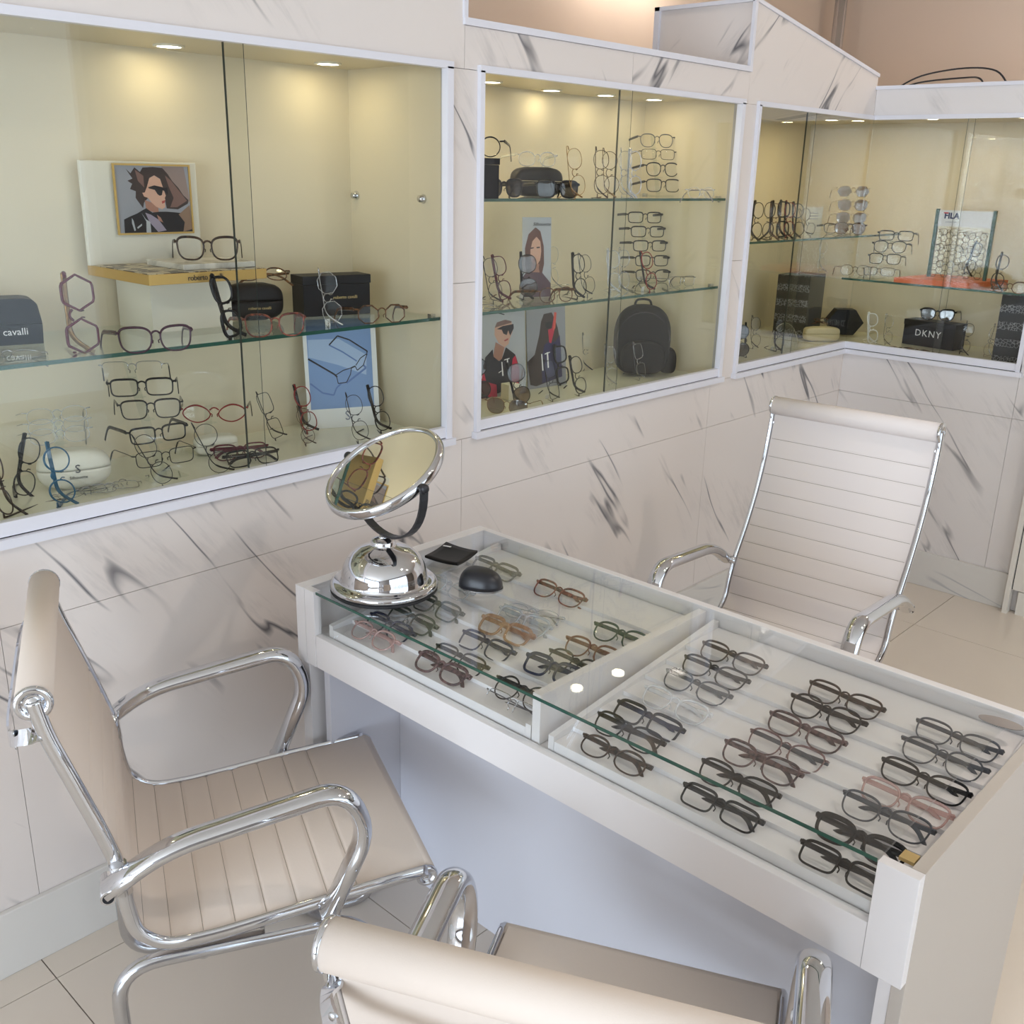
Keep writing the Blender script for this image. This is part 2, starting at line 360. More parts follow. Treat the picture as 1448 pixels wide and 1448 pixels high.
# short display wall (faces the shop window)
S = 'marble_side'
rr = [(1.19,D,.0,.755,S),(1.19,D,.755,Z0,S),(.98,1.19,.0,.755,S),(.98,1.19,.755,1.331,S),(.98,1.19,1.331,Z1,S),(1.19,D,Z1,1.945,S),(-.3,1.19,Z1,1.945,S),(-.3,.98,0,.755,S),(-.3,.98,.755,Z1,S)]
panel_wall('wall_display_short', rr, S, 'y', XR)
struct('trim_4', MB().box((XR-.01,-.3,1.94),(XR+.02,D,1.953)), 'white_aluminium')
# recess shells: back, floor, ceiling, cheeks
def shell(name, boxes, m_): return struct(name, boxes, m_)
b = MB().box((-1.0,BACK,Z0-.02),(3.118,BACK+.03,Z1+.02)).box((3.175,BKC,Z0-.02),(XC+.03,BKC+.03,Z1+.02)).box((XC,-.3,Z0-.02),(XC+.03,BKC,Z1+.02))
b.box((1.79,D+.026,Z0),(1.81,BACK,Z1+.02)).box((1.86,D+.026,Z0),(1.882,BACK,Z1+.02)).box((3.10,D+.026,Z0),(3.118,BACK,Z1+.02)).box((3.175,D+.026,Z0),(3.19,BKC,Z1+.02)).box((-1.02,D+.026,Z0),(-1.0,BACK,Z1+.02)).box((XR+.03,1.16,Z0),(XC,1.18,Z1+.02))
shell('wall_recess', b, 'cream_interior')
b = MB().box((-1.0,D+.012,Z0-.01),(1.79,BACK,.93)).box((1.882,D+.012,Z0-.01),(3.10,BACK,.93)).box((3.19,D+.012,Z0-.01),(XC,BKC,.93)).box((XR+.012,1.18,Z0-.01),(XC,D+.012,.93))
shell('floor_recess', b, 'cream_floor')
b = MB().box((-1.0,D+.012,1.845),(1.79,BACK,1.862)).box((1.882,D+.012,1.845),(3.10,BACK,1.862)).box((3.19,D+.012,1.845),(XC,BKC,1.862)).box((XR+.012,1.18,1.845),(XC,D+.012,1.862))
shell('ceiling_recess', b, 'cream_interior')
# roof boards that close the boxes behind the fascia
struct('trim_5', MB().box((1.836,D+.026,1.90),(3.12,BACK+.03,1.93)), 'white_laminate')
# outer room
struct('wall_rear', MB().box((-5.3,3.25,0),(6.4,3.3,2.9)), 'plaster_beige')
struct('wall_end', MB().box((6.3,-3.5,0),(6.35,3.25,2.9)), 'plaster_beige')
struct('wall_filler', MB().box((-5.3,BACK+.06,0),(1.815,BACK+.09,2.9)), 'plaster_beige')
struct('ceiling', MB().box((-5.3,-3.5,2.9),(6.4,3.3,2.95)), 'ceiling_white')
# street side: glazed shop window in the wall at x=-2.6, and glazed entrance wall at y=-3.4
b = MB().box((-5.3,-3.5,0),(-5.2,3.25,.35)).box((-5.3,-3.5,2.75),(-5.2,3.25,2.9)).box((-5.3,1.85,.35),(-5.2,3.25,2.75)).box((-5.3,-3.5,.35),(-5.2,-3.3,2.75))
struct('wall_street', b, 'wall_taupe')
for i, y in enumerate((-3.3,-1.6,.1,1.79)): struct('trim_%d' % (10+i), MB().box((-5.28,y,.35),(-5.22,y+.06,2.75)), 'black_plastic')
b = MB().box((-5.3,-3.5,0),(-1.2,-3.4,2.9)).box((3.4,-3.5,0),(6.4,-3.4,2.9)).box((-1.2,-3.5,2.6),(3.4,-3.4,2.9))
struct('wall_entrance', b, 'wall_taupe')
for i, x in enumerate((-1.2,.3,1.1,1.9,3.34)): struct('trim_%d' % (20+i), MB().box((x,-3.48,0),(x+.06,-3.42,2.6)), 'white_aluminium')
struct('window_5', MB().box((-5.255,-3.3,.35),(-5.245,1.85,2.75)), 'pane')
struct('window_6', MB().box((-1.2,-3.455,0),(3.4,-3.445,2.6)), 'pane')
# skirtings
struct('baseboard_display', MB().box((-5.2,D-.014,.0),(XR-.014,D-.0005,.15), bev=.002), 'skirting_marble')
struct('baseboard_short', MB().box((XR-.014,1.085,.0),(XR-.0005,D-.014,.148), bev=.002), 'skirting_marble')
# framed openings: aluminium frame and track are the window, with sliding panes
def window_x(n, x0, x1, seams, right_frame=True, left_frame=True):
    f = MB(); y0 = D-.012; y1 = D+.010
    f.box((x0-.004,y0,Z1-.004),(x1+.004,y1,Z1+.012))                               # head
    f.box((x0-.010,D-.020,Z0-.004),(x1+.010 if right_frame else x1,y1,Z0+.014))              # lower ledge
    f.box((x0,D-.008,Z0+.0165),(x1,y1,Z0+.044))                                       # track
    if right_frame: f.box((x1-.016,y0,Z0+.014),(x1+.003,y1,Z1))
    if left_frame: f.box((x0-.003,y0,Z0+.014),(x0+.012,y1,Z1))
    w_ = struct('window_%d' % n, f, 'white_aluminium')
    part('track_groove', MB().box((x0+.01,D-.006,Z0+.0138),(x1-.01,D+.006,Z0+.0168)), 'hole_dark', w_)
    a, c = seams
    for xa, xb, yy, vis in ((x0+.006,c,D-.004,c),(a,x1-.006,D+.006,a)):
        g = MB(); g.box((xa,yy,Z0+.04),(xb,yy+.005,Z1), 0)
        part('sliding_pane', g, ['pane'], w_)
        e_ = MB().box((vis-(.0011 if vis == a else .0003),yy-.0002,Z0+.03),(vis+.0004,yy+(.0052 if vis == a else .001),Z1)); part('pane_edge', e_, ['pane_edge_dark'], w_, label='dark polished edge of the pane')
    return w_
window_x(1, -1.0, 1.787, (1.186,1.224))
window_x(2, 1.884, 3.099, (2.456,2.50))
window_x(3, 3.193, XR, (3.555,3.60), right_frame=False)
f = MB(); xa = XR-.012; xb = XR+.010
f.box((xa,1.186,Z1-.004),(xb,D-.012,Z1+.012)).box((XR-.020,1.18,Z0-.004),(xb,D-.02,Z0+.014)).box((XR-.008,1.19,Z0+.0165),(xb,D-.008,Z0+.044)).box((xa,1.19,Z0+.014),(xb,1.206,Z1))
w4 = struct('window_4', f, 'white_aluminium')
part('track_groove', MB().box((XR-.006,1.20,Z0+.0138),(XR+.006,D-.01,Z0+.0168)), 'hole_dark', w4)
for ya, yb, xx, vis in ((1.50,D-.006,XR-.004,1.50),(1.20,1.53,XR+.006,1.53)):
    part('sliding_pane', MB().box((xx,ya,Z0+.04),(xx+.005,yb,Z1)), 'pane', w4)
    part('pane_edge', MB().box((xx-.0002,vis-.0004,Z0+.03),(xx+.001,vis+.0006,Z1)), 'pane_edge_dark', w4, label='dark polished edge of the pane')
part('pane_edge', MB().box((XR-.003,D-.006,Z0+.044),(XR,D-.003,Z1)), 'acrylic', w4)
# white fitted cabinet at the end of the short wall
cb = thing('cabinet', 'white cabinet with dark shadow gap at the end of the short marble wall', 'cabinet', (4.03,.6,0))
part('body', MB().box((.0,-.5,.10),(.03,.462,1.8)), 'cabinet_white', cb); part('plinth', MB().box((.006,-.5,0),(.03,.44,.095)), 'cabinet_white', cb)
part('end_panel', MB().box((-.012,.466,0),(.035,.484,1.8)), 'cabinet_white', cb); part('shadow_gap', MB().box((.002,.4625,.1),(.03,.4655,1.8)), 'hole_dark', cb)
# recessed lights
def downlight(x, y, z, r, label, group, mt, ring, power, color, spread=None):
    t = thing('ceiling_light', label, 'light', (x,y,z), 0, group)
    part('trim_ring', MB().lathe([(r,0),(r,-.004),(r*1.28,-.004),(r*1.28,0)], 24), ring, t)
    part('lens', MB().lathe([(0,-.003),(r,-.003)], 24), mt, t)
    if spread: bulb('lamp_light', (x,y,z-.08), power, color)
    else: area_lamp('lamp_light', (x,y,z-.006), r*1.7, power, color)
    return t
DL = ['small recessed spotlight hidden at the start of the first display case','small recessed spotlight above the framed portrait in the first display case','small recessed spotlight above the black gift box in the first display case',
 'small recessed spotlight in the near end of the second display case','small recessed spotlight above the rounded black clutch case in the second display case','brightest recessed spotlight in the middle of the second display case ceiling','small recessed spotlight just before the pane edge of the second display case','small recessed spotlight above the tall column of spectacles in the second display case',
 'small recessed spotlight above the first spectacles of the corner case','small recessed spotlight behind the seam of the corner display case','small recessed spotlight at the inner corner of the corner display case','small recessed spotlight above the orange plinth in the short wall case','last small recessed spotlight in the short wall case']
for i, (x, y) in enumerate(DISPLAY_LAMPS):
    downlight(x, y, 1.845, .026, DL[i], 'spotlights in the display cases', 'lamp_on', 'lamp_ring', DISPLAY_POWER[i], SPOT)
for i, (x, y) in enumerate(ROOM_LAMPS):
    zc = 2.7 if i < 2 else 2.9
    t = downlight(x, y, zc, .06, ['round shop ceiling lamp hanging over the rear wall, farther one','round shop ceiling lamp hanging over the rear wall, nearer one'][i] if i < 2 else ['','','round ceiling lamp above the high-backed chair','round ceiling lamp in front of the cabinet','round ceiling lamp beyond the short display wall','added lamp, out of view, brightening the rear wall above the display boxes','added lamp, out of view, brightening the beige end wall'][i], 'round shop ceiling lamps', 'room_lamp_on', 'white_aluminium', ROOM_POWER[i], WARM, i not in (2, 3, 4))
    if i < 2: part('drop_box', MB().box((-.1,-.1,0),(.1,.1,.2)), 'ceiling_white', t)
# chrome pole and cable above the boxes
p = part('pole', MB().tube([(6.1,3.13,0),(6.1,3.13,2.9)], .035, 16), 'chrome_satin'); tag(p, 'vertical chrome pole in the far corner above the display boxes', 'pole')
cb_ = MB()
for k_, (dx, zz) in enumerate(((0,.075),(.09,.04))):
    cb_.tube(smooth_curve([(4.30+dx*.2,1.93,1.957),(4.34,1.84,1.957+zz*.7),(4.36,1.68,1.957+zz),(4.36-dx*.4,1.56+dx*.5,1.957+zz*.8),(4.35,1.50+dx,1.957)], 6), .0035, 6)
tag(part('cable', cb_, 'black_plastic'), 'thin looped grey cable lying on top of the short display box', 'cable')
struct('trim_6', MB().box((XR+.02,-.3,1.90),(XC+.03,D,1.94)).box((3.14,D+.001,1.90),(XC+.03,BKC+.03,1.934)), 'white_laminate')
# ------------------------------------------------------------------ glass shelves
def glass_shelf(a, b, label, clips):
    t = thing('glass_shelf', label, 'shelf', a)
    dx, dy, dz = (b[i]-a[i] for i in range(3))
    part('glass_plate', MB().box((0,.0015,0),(dx,dy,dz)) if dx > dy else MB().box((.0015,0,0),(dx,dy,dz)), 'shelf_glass', t)
    part('polished_edge', MB().box((0,0,0),(dx,.0014,dz)) if dx > dy else MB().box((0,0,0),(.0014,dy,dz)), 'shelf_glass_edge', t, label='dark green polished front edge')
    for c in clips:
        m_ = MB().lathe([(0,.006),(.007,.005),(.008,0),(.0,-.001)], 12, M=Matrix.Translation(Vector(c)-Vector(a)) @ Matrix.Rotation(R(-90),4,'Y'))
        m_.box((-.016,-.006,-.004),(0,.006,.013), M=Matrix.Translation(Vector(c)-Vector(a)))
        part('shelf_clip', m_, 'chrome', t)
    return t
SH1 = 1.245; SH2 = 1.536; SH3 = 1.386; SH4 = 1.218
glass_shelf((-.98,1.93,1.237),(1.788,2.28,SH1),'glass shelf carrying the framed portrait in the first display case',[(1.789,1.955,1.238),(1.789,2.26,1.238)])
glass_shelf((1.886,1.93,1.237),(3.098,2.28,SH1),'lower glass shelf of the second display case, above the backpack',[(3.099,1.955,1.238),(3.099,2.26,1.238)])
glass_shelf((1.886,1.93,1.528),(3.098,2.28,SH2),'upper glass shelf of the second display case',[(3.099,1.955,1.529),(3.099,2.26,1.529)])
glass_shelf((3.192,1.945,1.378),(4.60,2.44,SH3),'upper glass shelf of the corner display case with standing spectacles',[(3.2,1.97,1.379)])
glass_shelf((4.10,1.19,1.210),(4.615,1.96,SH4),'lower glass shelf of the short wall case carrying the orange plinth',[(4.60,1.22,1.211)])
for y, l in ((1.994,'front unused chrome shelf peg high on the end cheek of the first case'),(2.262,'rear unused chrome shelf peg in the corner of the first case')):
    o = part('shelf_peg', MB().lathe([(0,.014),(.008,.014),(.009,.003),(.012,0),(0,-.001)], 14, M=Matrix.Rotation(R(-90),4,'Y')), 'chrome'); o.location = (1.789,y,1.533); tag(o, l, 'peg')

# ------------------------------------------------------------------ display desk
T = .78; X0, X1 = 1.12, 1.662; YA, YB = .335, 1.65      # YA end near the camera, YB end near the wall
desk = thing('display_desk', 'white glass-topped desk full of spectacles in stepped trays', 'desk', ((X0+X1)/2,(YA+YB)/2,0))
DI = Matrix.Translation(-Vector(((X0+X1)/2,(YA+YB)/2,0)))
def dpart(n, mb, m_, label=None, parent=None): return part(n, mb, m_, parent or desk, DI.copy() if parent is None else None, label)
b = MB().box((X0+.018,YA,.0),(X1,YA+.018,T), bev=.0008); dpart('side_panel', b, 'shaded_laminate', 'white outer end panel with its shade in the colour')
dpart('side_panel', MB().box((X0+.006,YB-.018-.012,.0),(X1,YB-.012+.012,T), bev=.0008), 'white_laminate')
dpart('corner_post', MB().box((X0,YA,.61),(X0+.0175,YA+.055,T), bev=.0008), 'white_laminate')
dpart('corner_post', MB().box((X0,YB-.062,.61),(X0+.0055+.012,YB-.0305,T), bev=.0008).box((X0-.0,YB-.030,.61),(X0+.0055,YB,T)), 'white_laminate')
dpart('leg_panel', MB().box((X0+.02,YA+.0185,0),(X0+.06,YA+.036,.609)), 'white_laminate')
dpart('fascia', MB().box((X0+.001,YA+.0556,.61),(X0+.018,YB-.0625,.683), bev=.0008), 'white_laminate')
dpart('deck', MB().box((X0+.019,YA+.019,.660),(X1-.019,YB-.031,.678)), 'white_laminate')
dpart('back_panel', MB().box((X1-.018,YA+.0185,.0),(X1,YB-.0305,T), bev=.0008), 'white_laminate')
dpart('modesty_panel', MB().box((1.33,YA+.0185,0),(1.345,1.57,.659)), 'panel_laminate')
dpart('inner_side_panel', MB().box((X0+.02,1.571,0),(X1-.019,1.589,.659)), 'panel_laminate')
dpart('divider', MB().box((X0+.022,.985,.679),(X1-.019,1.003,T-.007), bev=.0006), 'white_laminate')
dpart('glass_top', MB().box((X0+.006,YA+.057,T-.0055),(X1-.019,YB-.032,T-.0005)), 'desk_glass')
dpart('glass_edge', MB().box((X0+.004,YA+.057,T-.0056),(X0+.0056,YB-.064,T-.0004)), 'shelf_glass_edge', 'dark green front edge of the glass top')
dpart('front_pane', MB().box((X0+.010,YA+.057,.684),(X0+.014,YB-.064,T-.006)), 'desk_glass')
dpart('corner_pad', MB().box((X0+.03,YA+.02,T-.006),(X0+.05,YA+.04,T-.001)), 'print_gold', 'small yellowed pad under the glass corner')
def tray(y0, y1, label):
    t = thing('display_tray', label, 'tray', (X0+.02,(y0+y1)/2,.679)); I = Matrix.Translation(-Vector((X0+.02,(y0+y1)/2,.679)))
    edges = [X0+.022,1.191,1.262,1.33,1.395,1.46,1.525,X1-.022]
    for i in range(7):
        z = .700+.008*i
        part('step', MB().box((edges[i],y0+.0125,z-.006 if i else .688),(edges[i+1],y1-.0125,z)).box((edges[i],y0+.0125,z-.014),(edges[i]+.003,y1-.0125,z-.0061)) if i else MB().box((edges[i],y0+.0125,.680),(edges[i+1],y1-.0125,z), bev=.0005), 'white_laminate', t, I)
    for ya, yb in ((y0,y0+.012),(y1-.012,y1)):
        b = MB(); za, zb = .708, .762
        b.add([(edges[0],ya,.68),(edges[7],ya,.68),(edges[7],ya,zb),(edges[0],ya,za),(edges[0],yb,.68),(edges[7],yb,.68),(edges[7],yb,zb),(edges[0],yb,za)], [(0,3,2,1),(4,5,6,7),(0,1,5,4),(1,2,6,5),(2,3,7,6),(3,0,4,7)])
        part('cheek', b, 'white_laminate', t, I)
    return t
tray(YA+.0195, .965, 'white stepped tray of spectacles in the near half of the desk')
tray(1.005, 1.568, 'white stepped tray of spectacles under the make-up mirror')
# small grey stuck-on badge at the end of the glass
o = part('badge', MB().prism([(.034*cos(a)*1.0,.016*sin(a)) for a in [2*pi*i/24 for i in range(24)]], 0, .0012, 0), 'chrome_worn'); o.location = (1.597,.40,T+.0002); o.rotation_euler = (0,0,R(-82)); tag(o, 'small grey oval badge stuck on the far corner of the glass top', 'badge')
text_mesh('lettering', 'OPTICS', .011, 'print_dark', o, Matrix.Translation((0,0,.0014))) if False else None
# ------------------------------------------------------------------ chairs
RAIL = [(0,.87),(.012,.81),(.040,.72),(.071,.62),(.088,.55),(.092,.49),(.105,.435),(.145,.402),(.21,.396),(.30,.402),(.43,.414),(.585,.425)]
RAIL_HIGH = [(-.092,.985),(-.088,.92),(-.066,.82),(-.035,.73),(.008,.64),(.055,.56),(.082,.50),(.10,.44),(.145,.402),(.21,.396),(.30,.402),(.43,.414),(.585,.425)]
def resample(pts, step):
    P = smooth_curve([(x,0,z) for x,z in pts], 14); out = [P[0]]; acc = 0
    for a, b in zip(P, P[1:]):
        d = (b-a).length
        while acc+d >= step:
            t = (step-acc)/d; a = a+(b-a)*t; out.append(a.copy()); d = (b-a).length; acc = 0
        acc += d
    out.append(P[-1]); return out
def make_chair(label, loc, ang, rail, leath, base, seam_from, group=None, arm_dz=0, drop=0, HW=.237, arm_out=.030):
    c = thing('office_chair', label, 'chair', loc, ang, group)
    gd = .0016 if base == 'swivel' else .0030
    for s in (-1, 1):
        part('side_rail', MB().sweep(smooth_curve([(x,s*HW,z) for x,z in rail], 8), [(.006*cos(a),.013*sin(a)) for a in [2*pi*i/12 for i in range(12)]], up=(0,0,1) if False else None, mi=0) if False else MB().sweep(smooth_curve([(x,s*HW,z) for x,z in rail], 8), [(.012*cos(a),.007*sin(a)) for a in [2*pi*i/12 for i in range(12)]], up=(0,1,0)), 'chrome', c)
    # sling of upholstery with pressed seams
    P = resample(rail, .004); n = len(P); top = []; bot = []; step_n = 13; dist = 0
    seams = []
    for i, p in enumerate(P):
        s_ = i*.004; L_ = (n-1)*.004
        groove = 0
        if s_ > seam_from and s_ < L_-.085:
            ph = ((s_-seam_from) % .052); groove = gd*math.exp(-((ph-.026)/.003)**2)
            if abs(ph-.026) < .002: seams.append(i)
        t = (P[min(i+1,n-1)]-P[max(i-1,0)]).normalized(); nn = Vector((-t.z,0,t.x))   # towards the sitter
        if nn.z < 0 and abs(nn.z) > .3: nn = -nn
        if nn.x < 0 and p.z > .5: nn = -nn
        top.append(p+nn*(.007-groove)); bot.append(p-nn*(.005-groove*.5))
    b = MB(); W = HW-.006
    cols = [(-W,-.5),(-W+.004,1),(0,1),(W-.004,1),(W,-.5)]
    vs_ = []
    for i in range(n):
        mid = (top[i]+bot[i])/2
        for y, q in cols: vs_.append((*( (mid if q < 0 else top[i]).xz if False else ((mid if q < 0 else top[i]).x, (mid if q < 0 else top[i]).z)),))
    vs3 = []
    for i in range(n):
        mid = (top[i]+bot[i])/2
        ring = [(-W,mid),(-W+.004,top[i]),(0,top[i]),(W-.004,top[i]),(W,mid),(W-.004,bot[i]),(-W+.004,bot[i])]
        vs3 += [(p.x,y,p.z) for y,p in ring]
    K = 7; b.add(vs3, [(i*K+j,(i+1)*K+j,(i+1)*K+(j+1)%K,i*K+(j+1)%K) for i in range(n-1) for j in range(K)], 0, True)
    part('upholstery', b, leath, c)
    st = MB()
    for i in seams:
        p = top[i]; st.box((p.x-.0007,-W+.006,p.z-.0004),(p.x+.0007,W-.006,p.z+.0007)) if False else st.tube([(p.x,-W+.006,p.z),(p.x,W-.006,p.z)], .0007, 4)
    if seams: part('stitching', st, 'stitch', c)
    # rolls at the ends with chrome caps
    for (x, z), r, nm in ((rail[0], .026, 'top_roll'), (rail[-1], .019, 'front_roll')):
        zz = z-.004 if nm == 'top_roll' else z-.012
        rl = MB().tube([(x,-W-.002,zz),(x,W+.002,zz)], r, 28); ro = part(nm, rl, leath, c)
        for s in (-1, 1):
            M = Matrix.Translation((x,s*(W+.002),zz)) @ Matrix.Rotation(R(-90)*s, 4, 'X')
            part('end_cap', MB().lathe([(0,.007),(r*.28,.007),(r*.3,.004),(r*.62,.004),(r*.66,.0075),(r*.95,.0075),(r*1.04,.005),(r*1.04,0),(0,0)], 28, M=M), 'chrome', c)
    # arms
    a_ = [(.066,.548+arm_dz),(.12,.590+arm_dz),(.20,.613+arm_dz),(.32,.632+arm_dz*1),(.415,.638+arm_dz-drop),(.452,.604+arm_dz-drop),(.462,.565+arm_dz-drop),(.438,.485),(.404,.402)]
    for s in (-1, 1):
        y = s*(HW+arm_out)
        pts = bezier_round([(.066,s*(HW+arm_out-.004),.545+arm_dz),(.155,y,.603+arm_dz),(.435,y,.646+arm_dz-drop),(.474,y,.56+arm_dz*.5-drop),(.404,s*(HW+arm_out-.008),.402)], .055, 7)
        sc_ = [1]*len(pts)
        sec = [(.0155*cos(q),.0225*sin(q)) for q in [2*pi*i/18 for i in range(18)]]
        part('armrest', MB().sweep(pts, sec, up=(0,1,0)), 'chrome', c)
        for (x, z) in ((.068,.545+arm_dz),(.402,.398)):
            k_ = MB().tube([(x,s*(HW-.004),z),(x,s*(HW+.034),z)], .011, 16, cap=False).tube([(x,s*(HW-.006),z),(x,s*(HW+.0335),z)], .0085, 12)
            part('arm_socket', MB().tube([(x,s*(HW-.008),z),(x,s*(HW+.046),z)], .0115, 16), 'chrome', c)
            part('socket_hole', MB().lathe([(0,.0),(.0085,.0)], 16, M=Matrix.Translation((x,s*(HW+.0463),z)) @ Matrix.Rotation(R(-90)*s,4,'X')), 'hole_dark', c)
        if base != 'swivel': part('rail_sleeve', MB().tube([(.085,s*(HW+.004),.575),(.09,s*(HW+.004),.52)], .0135, 14), 'chrome', c)
    # bowed strap behind the back
    zt = rail[0][1]-.055; xt = rail[0][0]+.006
    bow = smooth_curve([(xt,-HW+.004,zt),(xt-.030,-HW+.012,zt-.006),(xt-.050,-HW*.75,zt-.022),(xt-.055,0,zt-.034),(xt-.050,HW*.75,zt-.022),(xt-.030,HW-.012,zt-.006),(xt,HW-.004,zt)], 6)
    part('back_strap', MB().sweep(bow, [(-.012,-.0018),(.012,-.0018),(.012,.0018),(-.012,.0018)], up=(1,0,.0), smooth=False), 'chrome', c)
    for s in (-1, 1):
        for dz in (-.012, .010):
            part('screw', MB().lathe([(0,.003),(.0045,.002),(.0055,0)], 10, M=Matrix.Translation((xt-.038,s*(HW-.022),zt-.012+dz)) @ Matrix.Rotation(R(-90),4,'Y')), 'steel_screw', c)
    if base == 'sled':
        for s in (-1, 1):
            y = s*(HW-.012)
            pts = bezier_round([(.072,y,.012),(.066,y,.36),(.455,y,.352),(.60,y,.012)], .085, 7)
            pts = bezier_round([(.30,y,.012),(.068,y,.012),(.062,y,.366),(.465,y,.352),(.61,y,.012),(.34,y,.012)], .075, 7)
            part('leg_frame', MB().tube(pts, .0125, 14), 'chrome_worn', c)
        [part('seat_rail', MB().box((.30,y_,.362),(.43,y_+.02,.392)), 'chrome', c) for y_ in (-HW+.006, HW-.026)]
        for x, z in ((.20,.352),(.40,.349)): part('cross_bar', MB().tube([(x,-HW+.012,z),(x,HW-.012,z)], .010, 12), 'chrome', c)
    else:
        part('seat_bracket', MB().box((.16,-HW+.004,.372),(.22,HW-.004,.386)).box((.36,-HW+.004,.372),(.42,HW-.004,.386)).box((.16,-.06,.345),(.42,.06,.372), bev=.004), 'chrome', c)
        part('gas_column', MB().lathe([(0,.345),(.016,.345),(.016,.2),(.026,.2),(.026,.07),(0,.07)], 20, M=Matrix.Translation((.29,0,0))), 'chrome', c)
        for i in range(5):
            a = 2*pi*i/5+.3; dx, dy = cos(a), sin(a)
            part('base_arm', MB().sweep([(.29+dx*.02,dy*.02,.095),(.29+dx*.28,dy*.28,.062)], [(-.016,-.011),(.016,-.011),(.013,.011),(-.013,.011)], up=(0,0,1), smooth=False), 'chrome', c)
            wx, wy = .29+dx*.27, dy*.27
            M = Matrix.Translation((wx,wy,.0265)) @ Matrix.Rotation(a+.6,4,'Z') @ Matrix.Rotation(R(90),4,'X')
            part('castor', MB().lathe([(0,-.020),(.022,-.020),(.026,-.014),(.026,-.004),(.010,-.003),(.010,.003),(.026,.004),(.026,.014),(.022,.020),(0,.020)], 18, M=M), 'black_plastic', c)
    return c
make_chair('cream ribbed chrome-armed chair beside the marble wall, side-on to the camera', (.575,1.58,0), R(-24.8), RAIL, 'leather_cream', 'sled', .17)
make_chair('cream chair seen from behind at the front of the desk, cut by the frame', (.567,.467,0), R(25.8), [(x, z+(.020 if z > .8 else .010 if z > .7 else 0)) for x, z in RAIL], 'leather_cream', 'sled', 9, HW=.224, arm_out=.026)
make_chair('high-backed white ribbed chair on the far side of the glass desk', (2.546,1.17,0), R(183.8), RAIL_HIGH, 'leather_white', 'swivel', .075, drop=.02)
# ------------------------------------------------------------------ make-up mirror on the desk
mx, my = 1.238, 1.505
mir = thing('vanity_mirror', 'round chrome tabletop mirror on a domed base with black yoke', 'mirror', (mx,my,T))
part('rubber_foot', MB().lathe([(0,0),(.106,0),(.110,.003),(.108,.007),(0,.007)], 64), 'black_rubber', mir)
part('base_dome', MB().lathe([(0,.008),(.107,.0075),(.111,.012),(.109,.019),(.103,.022),(.092,.020),(.088,.024),(.0875,.036),(.084,.052),(.0755,.068),(.062,.082),(.046,.091),(.028,.096),(.024,.098),(.026,.105),(.022,.110),(.010,.113),(0,.113)], 96), 'chrome', mir)
nrm = Vector((-.516,.066,.854)).normalized(); ax = Vector((-.132,-.991,0)); ax = (ax-nrm*ax.dot(nrm)).normalized(); ay = nrm.cross(ax)
cz = 1.031-T; cen = Vector((.004,-.002,cz)); MR = basis(cen, ax, ay, nrm)
part('mirror_glass', MB().lathe([(0,.006),(.1165,.006)], 96, M=MR), 'mirror_silver', mir)
part('mirror_glass', MB().lathe([(0,-.006),(.1165,-.006)], 96, M=MR), 'mirror_silver', mir)
rim = []
for i in range(17):
    a = -pi/2+pi*i/16; rim.append((.1215+.0085*cos(a), .0125*sin(a)))
part('rim', MB().lathe([(.1165,.0062),(.1175,.0105)]+[(r,z) for r,z in rim[::-1]]+[(.1175,-.0105),(.1165,-.0062)], 96, M=MR), 'chrome', mir)
part('rim_seam', MB().lathe([(.1166,.0065),(.1182,.0068)], 96, M=MR), 'black_plastic', mir)
yk = []
for i in range(25):
    a = pi*i/24; yk.append(cen+ax*(.139*cos(a))+Vector((0,0,-1))*(.132*sin(a)**.85 if sin(a) > 0 else 0))
yk = [p if p.z > .112 else Vector((p.x,p.y,.112)) for p in yk]
part('yoke', MB().sweep(yk, [(-.0085,-.0022),(.0085,-.0022),(.0085,.0022),(-.0085,.0022)], up=tuple(ax.cross(Vector((0,0,1)))) and None, smooth=False) if False else MB().sweep(yk, [(-.0022,-.0085),(.0022,-.0085),(.0022,.0085),(-.0022,.0085)], up=tuple(ax.cross(Vector((0,0,1)))), smooth=False), 'black_plastic', mir)
for s in (-1, 1):
    M = basis(cen+ax*s*.130, ay, nrm, ax*s) if s > 0 else basis(cen+ax*s*.130, nrm, ay, ax*s)
    part('pivot_knob', MB().lathe([(0,.018),(.006,.0175),(.0095,.012),(.0095,.003),(.005,0),(.005,-.004),(0,-.004)], 20, M=M), 'black_plastic', mir)
part('neck', MB().lathe([(0,.12),(.008,.118),(.010,.112),(.010,.106),(0,.106)], 20), 'chrome', mir)

